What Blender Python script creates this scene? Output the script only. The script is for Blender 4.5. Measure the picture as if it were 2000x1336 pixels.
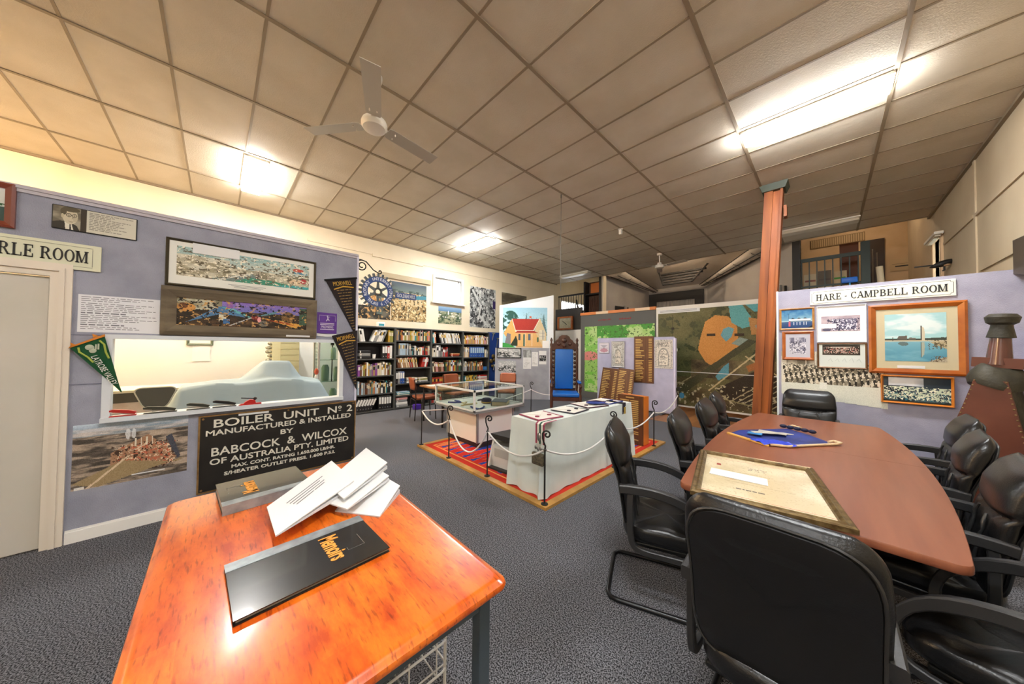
import bpy, bmesh, math, random
import numpy as np
from mathutils import Vector, Matrix
for o in list(bpy.data.objects): bpy.data.objects.remove(o)
SC = bpy.context.scene
COL = SC.collection
pi = math.pi
R = math.radians
# ---------------------------------------------------------------- camera
F, YAW, PIT, ROL = 595.275, 0.802458, 0.0212733, 0.01005068
_f = Vector((-math.sin(YAW)*math.cos(PIT), math.cos(YAW)*math.cos(PIT), math.sin(PIT)))
_r = Vector((math.cos(YAW), math.sin(YAW), 0)); _u = _r.cross(_f)
_r2 = _r*math.cos(ROL)+_u*math.sin(ROL); _u2 = -_r*math.sin(ROL)+_u*math.cos(ROL)
cd = bpy.data.cameras.new('camera'); cam = bpy.data.objects.new('camera', cd); COL.objects.link(cam)
cd.sensor_width = 36; cd.lens = F/2000*36; cd.clip_start = .02; cd.clip_end = 100
mw = Matrix((_r2, _u2, -_f)).transposed().to_4x4(); mw.translation = (0, 0, 1.5); cam.matrix_world = mw
SC.camera = cam
# ---------------------------------------------------------------- world and exposure
W = bpy.data.worlds.new('sky'); SC.world = W; W.use_nodes = True
W.node_tree.nodes['Background'].inputs[0].default_value = (.93, .97, 1, 1)
W.node_tree.nodes['Background'].inputs[1].default_value = 1.3
SC.view_settings.view_transform = 'Standard'; SC.view_settings.look = 'None'
SC.view_settings.gamma = 1; SC.view_settings.use_curve_mapping = False
SC.view_settings.exposure = 2.75
TUBE = 17.0            # strength of the lit fluorescent diffusers
WARM = 55.0            # strength of the unseen warm tube added at the front left
# lamp positions on the ceiling: (x, y, lit, colour)
HC = 4.082
LAMPS = [(-5.98, .335, 1, (1, .98, .95)), (-5.98, 4.53, 1, (.96, .98, 1)), (-.12, 4.52, 1, (.96, .98, 1)),
         (-.12, .33, 1, (.95, .98, 1)), (-.12, -3.9, 1, (.95, .98, 1)), (-5.98, -3.4, 2, (1, .68, .36)),  # unseen battens behind the camera, added for even light and a warm cast
         (-5.98, 8.75, 0, None), (-.12, 8.75, 0, None)]
# ---------------------------------------------------------------- helpers
def L(c):
    if isinstance(c, str): c = [int(c[i:i+2], 16) for i in (0, 2, 4)]
    return tuple((v/255/12.92 if v/255 <= .04045 else ((v/255+.055)/1.055)**2.4) for v in c[:3])
MT = {}
def mat(n, col, rough=.6, metal=0, col2=None, sc=8, stretch=(1, 1, 1), bump=0, bsc=60, coat=0, emit=0, spec=.5, ramp=(.35, .65), det=6, rot=(0, 0, 0), coords='Object'):
    if n in MT: return MT[n]
    m = bpy.data.materials.new(n); m.use_nodes = True; t = m.node_tree; b = t.nodes['Principled BSDF']
    c = L(col)+(1,)
    b.inputs['Base Color'].default_value = c; b.inputs['Roughness'].default_value = rough; b.inputs['Metallic'].default_value = metal
    b.inputs['Coat Weight'].default_value = coat; b.inputs['Coat Roughness'].default_value = .06
    b.inputs['Specular IOR Level'].default_value = spec
    if emit: b.inputs['Emission Color'].default_value = c; b.inputs['Emission Strength'].default_value = emit
    def co(s):
        tc = t.nodes.new('ShaderNodeTexCoord'); mp = t.nodes.new('ShaderNodeMapping'); mp.inputs['Scale'].default_value = s; mp.inputs['Rotation'].default_value = rot
        t.links.new(tc.outputs[coords], mp.inputs[0]); return mp.outputs[0]
    if col2 is not None:
        nz = t.nodes.new('ShaderNodeTexNoise'); nz.inputs['Scale'].default_value = sc; nz.inputs['Detail'].default_value = det
        t.links.new(co(stretch), nz.inputs['Vector'])
        r = t.nodes.new('ShaderNodeValToRGB'); r.color_ramp.elements[0].position = ramp[0]; r.color_ramp.elements[1].position = ramp[1]
        r.color_ramp.elements[0].color = c; r.color_ramp.elements[1].color = L(col2)+(1,)
        t.links.new(nz.outputs[0], r.inputs[0]); t.links.new(r.outputs[0], b.inputs['Base Color'])
    if bump:
        nb = t.nodes.new('ShaderNodeTexNoise'); nb.inputs['Scale'].default_value = bsc; nb.inputs['Detail'].default_value = 3
        t.links.new(co(stretch), nb.inputs['Vector'])
        bp = t.nodes.new('ShaderNodeBump'); bp.inputs['Strength'].default_value = bump; bp.inputs['Distance'].default_value = .01
        t.links.new(nb.outputs[0], bp.inputs['Height']); t.links.new(bp.outputs[0], b.inputs['Normal'])
    MT[n] = m; return m
def glassmat(n, tint='E8F2EE', refl=1.0):
    if n in MT: return MT[n]
    m = bpy.data.materials.new(n); m.use_nodes = True; t = m.node_tree; t.nodes.clear()
    o = t.nodes.new('ShaderNodeOutputMaterial'); mx = t.nodes.new('ShaderNodeMixShader'); tr = t.nodes.new('ShaderNodeBsdfTransparent'); gl = t.nodes.new('ShaderNodeBsdfGlossy')
    fr = t.nodes.new('ShaderNodeFresnel'); fr.inputs[0].default_value = 1.45
    tr.inputs[0].default_value = L(tint)+(1,); gl.inputs['Roughness'].default_value = .02; gl.inputs[0].default_value = (refl,)*3+(1,)
    t.links.new(fr.outputs[0], mx.inputs[0]); t.links.new(tr.outputs[0], mx.inputs[1]); t.links.new(gl.outputs[0], mx.inputs[2]); t.links.new(mx.outputs[0], o.inputs[0])
    MT[n] = m; return m
def printmat(n, rough=.5, coat=0):
    if n in MT: return MT[n]
    m = bpy.data.materials.new(n); m.use_nodes = True; t = m.node_tree; b = t.nodes['Principled BSDF']
    a = t.nodes.new('ShaderNodeAttribute'); a.attribute_name = 'ink'; t.links.new(a.outputs[0], b.inputs['Base Color'])
    b.inputs['Roughness'].default_value = rough; b.inputs['Coat Weight'].default_value = coat; b.inputs['Coat Roughness'].default_value = .08
    b.inputs['Specular IOR Level'].default_value = .3
    MT[n] = m; return m
class MB:
    def __init__(s): s.v = []; s.f = []; s.m = []; s.T = Matrix(); s.k = 0
    def add(s, vs, fs):
        o = len(s.v); s.v += [tuple(s.T @ Vector(p)) for p in vs]
        s.f += [tuple(i+o for i in q) for q in fs]; s.m += [s.k]*len(fs); return s
    def box(s, x0, x1, y0, y1, z0, z1, b=0, seg=2):
        if b:
            bm = bmesh.new(); bmesh.ops.create_cube(bm, size=1)
            for v in bm.verts: v.co = Vector(((x0+x1)/2+v.co.x*(x1-x0), (y0+y1)/2+v.co.y*(y1-y0), (z0+z1)/2+v.co.z*(z1-z0)))
            bmesh.ops.bevel(bm, geom=bm.edges[:], offset=b, segments=seg, affect='EDGES', profile=.5)
            bm.verts.index_update()
            s.add([v.co[:] for v in bm.verts], [[v.index for v in f.verts] for f in bm.faces]); bm.free(); return s
        return s.add([(x0, y0, z0), (x1, y0, z0), (x1, y1, z0), (x0, y1, z0), (x0, y0, z1), (x1, y0, z1), (x1, y1, z1), (x0, y1, z1)],
                     [(0, 3, 2, 1), (4, 5, 6, 7), (0, 1, 5, 4), (1, 2, 6, 5), (2, 3, 7, 6), (3, 0, 4, 7)])
    def prism(s, poly, z0, z1, ax='z'):
        n = len(poly)
        g = {'z': lambda p, z: (p[0], p[1], z), 'y': lambda p, z: (p[0], z, p[1]), 'x': lambda p, z: (z, p[0], p[1])}[ax]
        vs = [g(p, z0) for p in poly]+[g(p, z1) for p in poly]
        a = sum(poly[i][0]*poly[(i+1) % n][1]-poly[(i+1) % n][0]*poly[i][1] for i in range(n))
        fs = [list(range(n))[::-1], list(range(n, 2*n))]+[(i, (i+1) % n, n+(i+1) % n, n+i) for i in range(n)]
        if (a < 0) != (ax == 'y'): fs = [list(q)[::-1] for q in fs]
        return s.add(vs, fs)
    def tube(s, pts, r, n=8, closed=False, prof=None, cap=True, up=None):
        P = [Vector(p) for p in pts]; N = len(P)
        rr = r if isinstance(r, (list, tuple)) else [r]*N
        pr = prof or [(math.cos(2*pi*i/n), math.sin(2*pi*i/n)) for i in range(n)]; n = len(pr)
        nrm = None; vs = []
        for i in range(N):
            a = P[(i-1) % N] if (i > 0 or closed) else P[0]; b = P[(i+1) % N] if (i < N-1 or closed) else P[-1]
            t = (b-a).normalized()
            if up is not None: nn = Vector(up)-t*t.dot(Vector(up))
            elif nrm is None: nn = t.cross(Vector((0, 0, 1)) if abs(t.z) < .9 else Vector((1, 0, 0)))
            else: nn = nrm-t*t.dot(nrm)
            nrm = nn.normalized(); bi = t.cross(nrm)
            vs += [tuple(P[i]+(nrm*c+bi*d)*rr[i]) for c, d in pr]
        fs = []
        for i in range(N if closed else N-1):
            j = (i+1) % N
            fs += [(i*n+k, i*n+(k+1) % n, j*n+(k+1) % n, j*n+k) for k in range(n)]
        if not closed and cap: fs += [list(range(n))[::-1], [(N-1)*n+k for k in range(n)]]
        return s.add(vs, fs)
    def cyl(s, p0, p1, r, n=12): return s.tube([p0, p1], r, n)
    def lathe(s, pr, n=20, c=(0, 0, 0)):
        vs = [(c[0]+r*math.cos(2*pi*i/n), c[1]+r*math.sin(2*pi*i/n), c[2]+z) for r, z in pr for i in range(n)]
        fs = [(j*n+i, j*n+(i+1) % n, (j+1)*n+(i+1) % n, (j+1)*n+i) for j in range(len(pr)-1) for i in range(n)]
        fs += [list(range(n))[::-1], [(len(pr)-1)*n+i for i in range(n)]]
        return s.add(vs, fs)
    def grid(s, fn, nu, nv, closed=False):
        vs = [fn(i/nu, j/nv) for j in range(nv+1) for i in range(nu+(0 if closed else 1))]; w = nu+(0 if closed else 1)
        return s.add(vs, [(j*w+i, j*w+(i+1) % w, (j+1)*w+(i+1) % w, (j+1)*w+i) for j in range(nv) for i in range(nu)])
    def loft(s, rings, cap=True):
        n = len(rings[0]); vs = [p for q in rings for p in q]
        fs = [(j*n+i, j*n+(i+1) % n, (j+1)*n+(i+1) % n, (j+1)*n+i) for j in range(len(rings)-1) for i in range(n)]
        if cap: fs += [list(range(n))[::-1], [(len(rings)-1)*n+i for i in range(n)]]
        return s.add(vs, fs)
    def quad(s, *p): return s.add(list(p), [tuple(range(len(p)))])
    def ball(s, c, r, sx=1, sy=1, sz=1, n=12, m=8):
        pr = [(r*math.sin(pi*j/m), -r*math.cos(pi*j/m)) for j in range(1, m)]
        vs = [(c[0]+a*sx*math.cos(2*pi*i/n), c[1]+a*sy*math.sin(2*pi*i/n), c[2]+z*sz) for a, z in pr for i in range(n)]
        vs += [(c[0], c[1], c[2]-r*sz), (c[0], c[1], c[2]+r*sz)]; k = len(vs)
        fs = [(j*n+i, j*n+(i+1) % n, (j+1)*n+(i+1) % n, (j+1)*n+i) for j in range(m-2) for i in range(n)]
        fs += [(k-2, (i+1) % n, i) for i in range(n)]+[((m-2)*n+i, (m-2)*n+(i+1) % n, k-1) for i in range(n)]
        return s.add(vs, fs)
    def build(s, name, mats, par=None, loc=(0, 0, 0), smooth=0, rz=0):
        me = bpy.data.meshes.new(name); me.from_pydata(s.v, [], s.f)
        for m in (mats if isinstance(mats, list) else [mats]): me.materials.append(m)
        if max(s.m, default=0): me.polygons.foreach_set('material_index', s.m)
        if smooth: me.shade_smooth(); me.set_sharp_from_angle(angle=R(smooth))
        me.update(); o = bpy.data.objects.new(name, me); COL.objects.link(o)
        o.location = loc; o.rotation_euler = (0, 0, rz)
        if par: o.parent = par
        return o
def box(name, m, x0, x1, y0, y1, z0, z1, par=None, b=0): 
    return MB().box(x0, x1, y0, y1, z0, z1, b).build(name, m, par, smooth=40 if b else 0)
def tag(o, label, cat, group=None, kind=None):
    if label: o['label'] = label
    if cat: o['category'] = cat
    if group: o['group'] = group
    if kind: o['kind'] = kind
    return o
def thing(name, label, cat, loc=(0, 0, 0), rz=0, group=None):
    o = bpy.data.objects.new(name, None); o.empty_display_size = .05; COL.objects.link(o)
    o.location = loc; o.rotation_euler = (0, 0, rz); return tag(o, label, cat, group)
def struct(o): o['kind'] = 'structure'; return o
def dup(root, loc, rz, label=None, group=None):
    r = root.copy(); COL.objects.link(r); r.location = loc; r.rotation_euler = (root.rotation_euler.x, root.rotation_euler.y, rz)
    if label: r['label'] = label
    if group: r['group'] = group
    for ch in list(root.children):
        c = ch.copy(); COL.objects.link(c); c.parent = r
        for g in list(ch.children):
            d = g.copy(); COL.objects.link(d); d.parent = c
    return r
# ---------------------------------------------------------------- printed pictures: a grid of small coloured facets
rs = np.random.RandomState(5)
def vnoise(u, v, su, sv, seed):
    g = np.random.RandomState(seed).rand(64, 64); x = u*su; y = v*sv
    xi = np.floor(x).astype(int); yi = np.floor(y).astype(int); a = x-xi; b = y-yi; a = a*a*(3-2*a); b = b*b*(3-2*b)
    q = lambda i, j: g[(yi+j) % 64, (xi+i) % 64]
    return (q(0, 0)*(1-a)+q(1, 0)*a)*(1-b)+(q(0, 1)*(1-a)+q(1, 1)*a)*b
def fbm(u, v, su, sv, seed, o=4):
    r = 0; k = .5; t = 0
    for i in range(o): r = r+k*vnoise(u, v, su*2**i, sv*2**i, seed+i); t += k; k *= .55
    return r/t
def S(c): return np.array([int(c[i:i+2], 16) for i in (0, 2, 4)], float) if isinstance(c, str) else np.array(c, float)
class Cv:
    def __init__(s, nu, nv, c='FFFFFF'):
        s.nu, s.nv = nu, nv; s.u, s.v = np.meshgrid((np.arange(nu)+.5)/nu, (np.arange(nv)+.5)/nv); s.a = np.ones((nv, nu, 3))*S(c)
    def put(s, m, c, k=1):
        m = np.clip(m*1.0, 0, 1)[..., None]*k; s.a = s.a*(1-m)+S(c)*m; return s
    def rect(s, u0, u1, v0, v1, c, k=1): return s.put((s.u > u0) & (s.u < u1) & (s.v > v0) & (s.v < v1), c, k)
    def ell(s, cu, cv, ru, rv, c, k=1, w=0):
        d = np.hypot((s.u-cu)/ru, (s.v-cv)/rv)
        return s.put((d < 1+w*(fbm(s.u, s.v, 6, 6, int(cu*97))-.5)), c, k)
    def poly(s, P, c, k=1):
        ins = np.zeros_like(s.u, bool); n = len(P)
        for i in range(n):
            (x0, y0), (x1, y1) = P[i], P[(i+1) % n]
            if y0 != y1: ins ^= ((y0 > s.v) != (y1 > s.v)) & (s.u < (x1-x0)*(s.v-y0)/(y1-y0)+x0)
        return s.put(ins, c, k)
    def line(s, P, w, c, k=1, asp=1):
        for (x0, y0), (x1, y1) in zip(P, P[1:]):
            dx, dy = (x1-x0), (y1-y0)*asp; l = dx*dx+dy*dy+1e-9
            t = np.clip(((s.u-x0)*dx+(s.v-y0)*asp*dy)/l, 0, 1)
            s.put(np.hypot(s.u-x0-t*dx, (s.v-y0)*asp-t*dy) < w, c, k)
        return s
    def grad(s, u0, u1, v0, v1, c0, c1):
        t = np.clip((s.v-v0)/(v1-v0), 0, 1)[..., None]; m = ((s.u >= u0) & (s.u <= u1) & (s.v >= v0) & (s.v <= v1))[..., None]
        s.a = np.where(m, S(c0)*(1-t)+S(c1)*t, s.a); return s
    def nz(s, su, sv, seed, c0, c1, lo=.35, hi=.65, k=1, box=(0, 1, 0, 1), o=4):
        n = np.clip((fbm(s.u, s.v, su, sv, seed, o)-lo)/(hi-lo), 0, 1)[..., None]
        m = ((s.u > box[0]) & (s.u < box[1]) & (s.v > box[2]) & (s.v < box[3]))[..., None]*k
        s.a = s.a*(1-m)+(S(c0)*(1-n)+S(c1)*n)*m; return s
    def spk(s, su, sv, seed, c, th=.6, box=(0, 1, 0, 1), k=1, o=3):
        return s.put((fbm(s.u, s.v, su*1.7, sv*1.7, seed, o+1) > th) & (s.u > box[0]) & (s.u < box[1]) & (s.v > box[2]) & (s.v < box[3]), c, k)
    def jit(s, k=18, seed=3): s.a = np.clip(s.a+(np.random.RandomState(seed).rand(s.nv, s.nu, 1)-.5)*2*k, 0, 255); return s
    def text(s, u0, u1, v0, v1, rows, c, seed=1, fill=.55):
        r = np.random.RandomState(seed)
        for i in range(rows):
            a = v1-(v1-v0)*i/rows; b = a-(v1-v0)/rows*fill; e = u0+(u1-u0)*(.45+.55*r.rand()); x = u0
            while x < e:
                w = (u1-u0)*(.03+.09*r.rand()); s.rect(x, min(x+w, e), b, a, c, .85); x += w+(u1-u0)*.02
        return s
    def mesh(s, name, w, h, par=None, m=None, loc=(0, 0, 0), bend=None, mask=None):
        """lies in local XZ, facing -Y, lower left corner at loc"""
        nu, nv = s.nu, s.nv; x = np.linspace(0, w, nu+1); z = np.linspace(0, h, nv+1)
        X, Z = np.meshgrid(x, z); Yy = np.zeros_like(X) if bend is None else bend(X/w, Z/h)
        vs = np.stack([X+loc[0], Yy+loc[1], Z+loc[2]], -1).reshape(-1, 3)
        j, i = np.meshgrid(np.arange(nv), np.arange(nu), indexing='ij'); b = j*(nu+1)+i
        fs = np.stack([b, b+1, b+nu+2, b+nu+1], -1).reshape(-1, 4); cl = s.a.reshape(-1, 3)
        if mask is not None: k = mask(s.u, s.v).reshape(-1); fs = fs[k]; cl = cl[k]
        me = bpy.data.meshes.new(name); me.from_pydata(vs.tolist(), [], fs.tolist())
        c = cl/255; c = np.where(c <= .04045, c/12.92, ((c+.055)/1.055)**2.4)
        at = me.color_attributes.new('ink', 'FLOAT_COLOR', 'CORNER')
        at.data.foreach_set('color', np.concatenate([np.repeat(c, 4, 0), np.ones((len(c)*4, 1))], 1).astype(np.float32).ravel())
        me.materials.append(m or printmat('print')); me.update()
        o = bpy.data.objects.new(name, me); COL.objects.link(o)
        if par: o.parent = par
        return o
def back(w, h, d=.006, x=0, z=0, y=0): return MB().box(x, x+w, y, y+d, z, z+h)
# ---------------------------------------------------------------- lettering (built-in outline font turned into mesh)
def letters(name, txt, size, m, par, loc, rot=(pi/2, 0, 0), width=None, al='CENTER', depth=.002, bold=0, shear=0, height=None, sp=1):
    cu = bpy.data.curves.new(name, 'FONT'); cu.body = txt; cu.size = size; cu.align_x = al; cu.extrude = depth; cu.offset = bold; cu.shear = shear; cu.space_character = sp; cu.resolution_u = 3
    t = bpy.data.objects.new(name, cu); COL.objects.link(t); bpy.context.view_layer.update()
    me = bpy.data.meshes.new_from_object(t.evaluated_get(bpy.context.evaluated_depsgraph_get())); bpy.data.objects.remove(t)
    me.name = name; me.materials.clear(); me.materials.append(m)
    if width or height:
        n = len(me.vertices); a = np.empty(n*3); me.vertices.foreach_get('co', a); a = a.reshape(-1, 3)
        if width: a[:, 0] *= width/max(1e-6, np.ptp(a[:, 0]))
        if al == 'CENTER': a[:, 0] -= (a[:, 0].max()+a[:, 0].min())/2
        else: a[:, 0] -= a[:, 0].min()
        if height: a[:, 1] *= height/max(1e-6, np.ptp(a[:, 1]))
        me.vertices.foreach_set('co', a.ravel()); me.update()
    o = bpy.data.objects.new(name, me); COL.objects.link(o); o.location = loc; o.rotation_euler = rot; o.parent = par
    return o
# slab-serif capitals on a unit-high grid: thick stems, thin joins, slabs
def slab(txt, mb, x, z, h, y0, y1):
    T, t, sl = .19*h, .075*h, .075*h
    def bar(a, b, c, d): mb.prism([(a, c), (b, c), (b, d), (a, d)], y0, y1, 'y')
    def stem(cx, e=.13): bar(cx-T/2, cx+T/2, z, z+h); bar(cx-T/2-e*h, cx+T/2+e*h, z, z+sl); bar(cx-T/2-e*h, cx+T/2+e*h, z+h-sl, z+h)
    def diag(xa, za, xb, zb, w): mb.prism([(xa-w/2, za), (xa+w/2, za), (xb+w/2, zb), (xb-w/2, zb)], y0, y1, 'y')
    def ring(cx, cz, rx, rz, a0, a1, wx=T, wz=t, n=16):
        for i in range(n):
            p, q = R(a0+(a1-a0)*i/n), R(a0+(a1-a0)*(i+1)/n)
            mb.prism([(cx+rx*math.cos(p), cz+rz*math.sin(p)), (cx+rx*math.cos(q), cz+rz*math.sin(q)), (cx+(rx-wx)*math.cos(q), cz+(rz-wz)*math.sin(q)), (cx+(rx-wx)*math.cos(p), cz+(rz-wz)*math.sin(p))], y0, y1, 'y')
    for c in txt:
        if c == ' ': x += .45*h; continue
        if c == '-': bar(x, x+.3*h, z+.38*h, z+.48*h); x += .45*h; continue
        if c == 'H': stem(x+.2*h); stem(x+.78*h); bar(x+.2*h, x+.78*h, z+.47*h, z+.47*h+t); x += 1.12*h
        elif c == 'A':
            diag(x+.12*h, z, x+.45*h, z+h, t*1.1); diag(x+.82*h, z, x+.47*h, z+h, T*1.05); bar(x+.25*h, x+.7*h, z+.3*h, z+.3*h+t)
            bar(x-.02*h, x+.28*h, z, z+sl); bar(x+.64*h, x+1.0*h, z, z+sl); x += 1.04*h
        elif c in 'RPB':
            stem(x+.2*h, .1); cz = z+.74*h; ring(x+.44*h, cz, .34*h, .26*h, -90, 90); bar(x+.2*h, x+.45*h, z+h-t, z+h); bar(x+.2*h, x+.45*h, z+.48*h, z+.48*h+t)
            if c == 'R': diag(x+.83*h, z, x+.5*h, z+.5*h, T*.95); bar(x+.74*h, x+1.0*h, z, z+sl); x += 1.06*h
            elif c == 'B': ring(x+.46*h, z+.27*h, .38*h, .27*h, -90, 90); bar(x+.2*h, x+.47*h, z, z+t); x += .98*h
            else: x += .9*h
        elif c in 'EL':
            stem(x+.2*h, .1); bar(x+.2*h, x+.8*h, z, z+t); bar(x+.8*h-t, x+.8*h, z, z+.3*h)
            if c == 'E': bar(x+.2*h, x+.78*h, z+h-t, z+h); bar(x+.78*h-t, x+.78*h, z+.74*h, z+h); bar(x+.2*h, x+.58*h, z+.47*h, z+.47*h+t); bar(x+.56*h-t/2, x+.56*h+t/2, z+.36*h, z+.66*h)
            x += .92*h
        elif c == 'O': ring(x+.47*h, z+.5*h, .46*h, .52*h, 0, 360, n=28); x += 1.02*h
        elif c == 'C': ring(x+.47*h, z+.5*h, .46*h, .52*h, 45, 318, n=24); bar(x+.8*h-t, x+.8*h, z+.68*h, z+h); x += .95*h
        elif c == 'M':
            stem(x+.15*h, .1); stem(x+.98*h, .1); diag(x+.56*h, z+.02*h, x+.2*h, z+h, T*.9); diag(x+.56*h, z+.02*h, x+.93*h, z+h, t); x += 1.24*h
    return x
# ---------------------------------------------------------------- the setting
m_ceil = mat('ceiling_board', 'CFC4B2', .75, col2='C6BAA6', sc=2.5, bump=.25, bsc=90)
m_tee = mat('ceiling_tee', '8F7F68', .6)
m_cream = mat('cream_wall', 'E9DCC2', .7, col2='E2D3B6', sc=1.5)
m_beige = mat('beige_wall', 'CDBDA0', .7, col2='C4B294', sc=1.5)
m_white = mat('white_paint', 'EFEDE8', .5)
m_trimw = mat('door_trim', 'E3D8C8', .45)
m_fabric = mat('blue_grey_fabric', 'A3A5B4', .9, col2='9496A5', sc=5, bump=.5, bsc=140, det=8)
m_lav = mat('lavender_fabric', 'BDBBD3', .9, col2='B0AFC8', sc=5, bump=.4, bsc=120)
m_carpet = mat('carpet_pile', '26272A', .95, col2='8E8E94', sc=150, det=6, ramp=(.42, .60), bump=.6, bsc=260, spec=.2)
m_greyset = mat('stage_grey', 'A39E99', .8, col2='938E8A', sc=1.2)
m_dark = mat('dark_paint', '2B2826', .6)
m_timber = mat('bare_boards', '8A5A33', .5, col2='A87443', sc=6, stretch=(1, .06, 1))
def S_(name, m, *a): return struct(box(name, m, *a))
S_('floor', m_carpet, -7.7, 1.6, -6.2, 14, -.1, 0)
S_('floor_boards', m_timber, -2.7, 1.37, 6.75, 9.6, 0, .004)
c = MB().box(-7.7, 1.6, -6.2, 9.7, HC, HC+.1).build('ceiling', m_ceil); struct(c)
g = MB()
for k in range(-1, 8):
    x = .46-1.165*k
    if -7.5 < x < 1.38: g.box(x-.016, x+.016, -6, 9.7, HC-.009, HC)
for k in range(-14, 14):
    y = 1.986+.5875*k
    if -6 < y < 9.7: g.box(-7.5, 1.38, y-.011, y+.011, HC-.006, HC)
g.box(-7.5, -7.47, -6, 9.7, HC-.03, HC); g.box(1.345, 1.38, -6, 9.7, HC-.035, HC)
struct(g.build('ceiling_grid', m_tee))
# outer walls
w = MB(); w.box(-7.65, -7.5, -6.2, 4.26, 0, HC); w.box(-7.65, -7.5, 5.14, 9.7, 0, HC); w.box(-7.65, -7.5, 9.7, 10.0, 0, 5); w.box(-7.65, -7.5, 12.0, 14, 0, 5); w.box(-7.65, -7.5, 10.0, 12.0, 0, 2.8); w.box(-7.65, -7.5, 10.0, 12.0, 3.45, 5); w.box(-7.65, -7.5, 4.26, 5.14, 0, 2.82); w.box(-7.65, -7.5, 4.26, 5.14, 3.45, HC)
struct(w.build('wall_left', m_cream))
w = MB(); w.box(1.38, 1.53, -6.2, 8.86, 0, HC); w.box(1.38, 1.53, 9.35, 9.7, 0, HC); w.box(1.38, 1.53, 9.7, 14, 0, 5); w.box(1.38, 1.53, 8.86, 9.35, 0, 2.3); w.box(1.38, 1.53, 8.86, 9.35, 3.5, HC)
struct(w.build('wall_right', m_beige))
S_('wall_front', m_cream, -7.65, 1.53, -6.2, -6, 0, HC)
w = MB()          # cover strips on the right wall
w.box(1.365, 1.38, 7.13, 7.2, 0, HC); w.box(1.362, 1.38, -6, 7.13, 3.30, 3.34); w.box(1.362, 1.38, 7.2, 8.7, 3.30, 3.34); w.box(1.362, 1.38, 5.2, 7.0, 2.55, 2.58)
struct(w.build('trim_right', m_beige))
w = MB().box(-7.5, -7.485, 1.3, 9.7, 3.7, 3.74).box(-7.5, -7.47, 2.6, 3.9, 3.66, 3.73)
struct(w.build('trim_left', m_cream))
# daylight window over the bookcases
o = MB(); y0, y1, z0, z1 = 4.26, 5.14, 2.82, 3.45
for a in ((y0-.06, y0, z0-.06, z1+.06), (y1, y1+.06, z0-.06, z1+.06), (y0, y1, z1, z1+.06), (y0, y1, z0-.06, z0)): o.box(-7.53, -7.46, *a)
o.box(-7.52, -7.42, y0-.1, y1+.1, z0-.09, z0-.06); o.box(-7.56, -7.53, y1-.1, y1-.06, z0, z1); o.box(-7.56, -7.53, y0, y1, z1-.05, z1)
wn = struct(o.build('window_1', m_white))
MB().quad((-7.58, y0, z0), (-7.58, y1, z0), (-7.58, y1, z1), (-7.58, y0, z1)).build('pane', glassmat('window_glass'), wn)
y0, y1, z0, z1 = 8.86, 9.35, 2.3, 3.5
m_sill = mat('warm_frame', 'E9C9A2', .5)
o = MB()
for a in ((y0-.07, y0, z0, z1+.07), (y1, y1+.07, z0, z1+.07), (y0, y1, z1, z1+.07)): o.box(1.35, 1.42, *a)
o.box(1.42, 1.5, y0+.2, y0+.24, z0, z1)
wn = struct(o.build('window_2', m_sill))
MB().quad((1.5, y0, z0), (1.5, y1, z0), (1.5, y1, z1), (1.5, y0, z1)).build('pane', glassmat('window_glass'), wn)
# partition with hatch window and door on the left
XP = -3.977
w = MB(); a0 = XP-.085
w.box(a0, XP, -6, -1.78, 0, 2.6); w.box(a0, XP, -1.78, -.86, 2.06, 2.6); w.box(a0, XP, -.86, -.605, 0, 2.6)
w.box(a0, XP, -.605, 1.035, 0, .92); w.box(a0, XP, -.605, 1.035, 1.548, 2.6); w.box(a0, XP, 1.035, 1.2, 0, 2.6)
struct(w.build('wall_partition', m_fabric))
w = MB().box(a0-.01, XP+.02, -6, 1.215, 2.6, 2.625).box(XP, XP+.012, -6, 1.2, 2.575, 2.6); struct(w.build('trim_1', mat('cap_rail', 'B9B4BC', .5)))
w = MB().box(a0-.01, XP+.01, 1.2, 1.222, 0, 2.6); struct(w.build('trim_2', mat('corner_strip', 'D9D6E6', .5)))
w = MB().box(XP, XP+.004, -.8, -.605, 1.19, 1.195).box(XP, XP+.004, -.8, -.4, 1.57, 1.574); struct(w.build('trim_3', mat('seam', '77788A', .8)))
w = MB().box(XP, XP+.014, -.79, 1.2, 0, .085).box(XP, XP+.009, -.79, 1.2, .085, .1); struct(w.build('baseboard_left', m_white))
w = MB()
w.box(XP-.06, XP+.022, -.645, -.6, .9, 1.58); w.box(XP-.06, XP+.022, 1.03, 1.07, .9, 1.58); w.box(XP-.06, XP+.022, -.6, 1.03, 1.545, 1.58); w.box(XP-.085, XP+.05, -.645, 1.07, .885, .922)
wn = struct(w.build('window_3', mat('hatch_frame', 'D8DDE2', .4)))
MB().quad((XP-.05, -.6, .922), (XP-.05, 1.03, .922), (XP-.05, 1.03, 1.545), (XP-.05, -.6, 1.545)).build('pane', glassmat('hatch_glass', 'F6FAF8', .6), wn)
d = MB().box(XP-.06, XP-.02, -1.72, -.895, .012, 1.995, .003)
d = struct(d.build('door_1', mat('door_paint', 'CFC8BE', .4, col2='C4C0B4', sc=1.5)))
mat('steel', 'B8B8B8', .3, 1)
w = MB()
for e0, e1, t in ((0, .04, .012), (.04, .065, .026), (.065, .098, .018)):
    for X0, X1 in ((XP-.05, XP+t),):
        w.prism([(-.895+e0, 0), (-.895+e1, 0), (-.895+e1, 2.0+e1), (-.895+e0, 2.0+e0)], X0, X1, 'x'); w.prism([(-1.78, 2.0+e0), (-.895+e0, 2.0+e0), (-.895+e1, 2.0+e1), (-1.78, 2.0+e1)], X0, X1, 'x')
w.box(XP-.05, XP+.02, -1.8, -1.72, 0, 2.09)
struct(w.build('door_frame', m_trimw))
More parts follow.
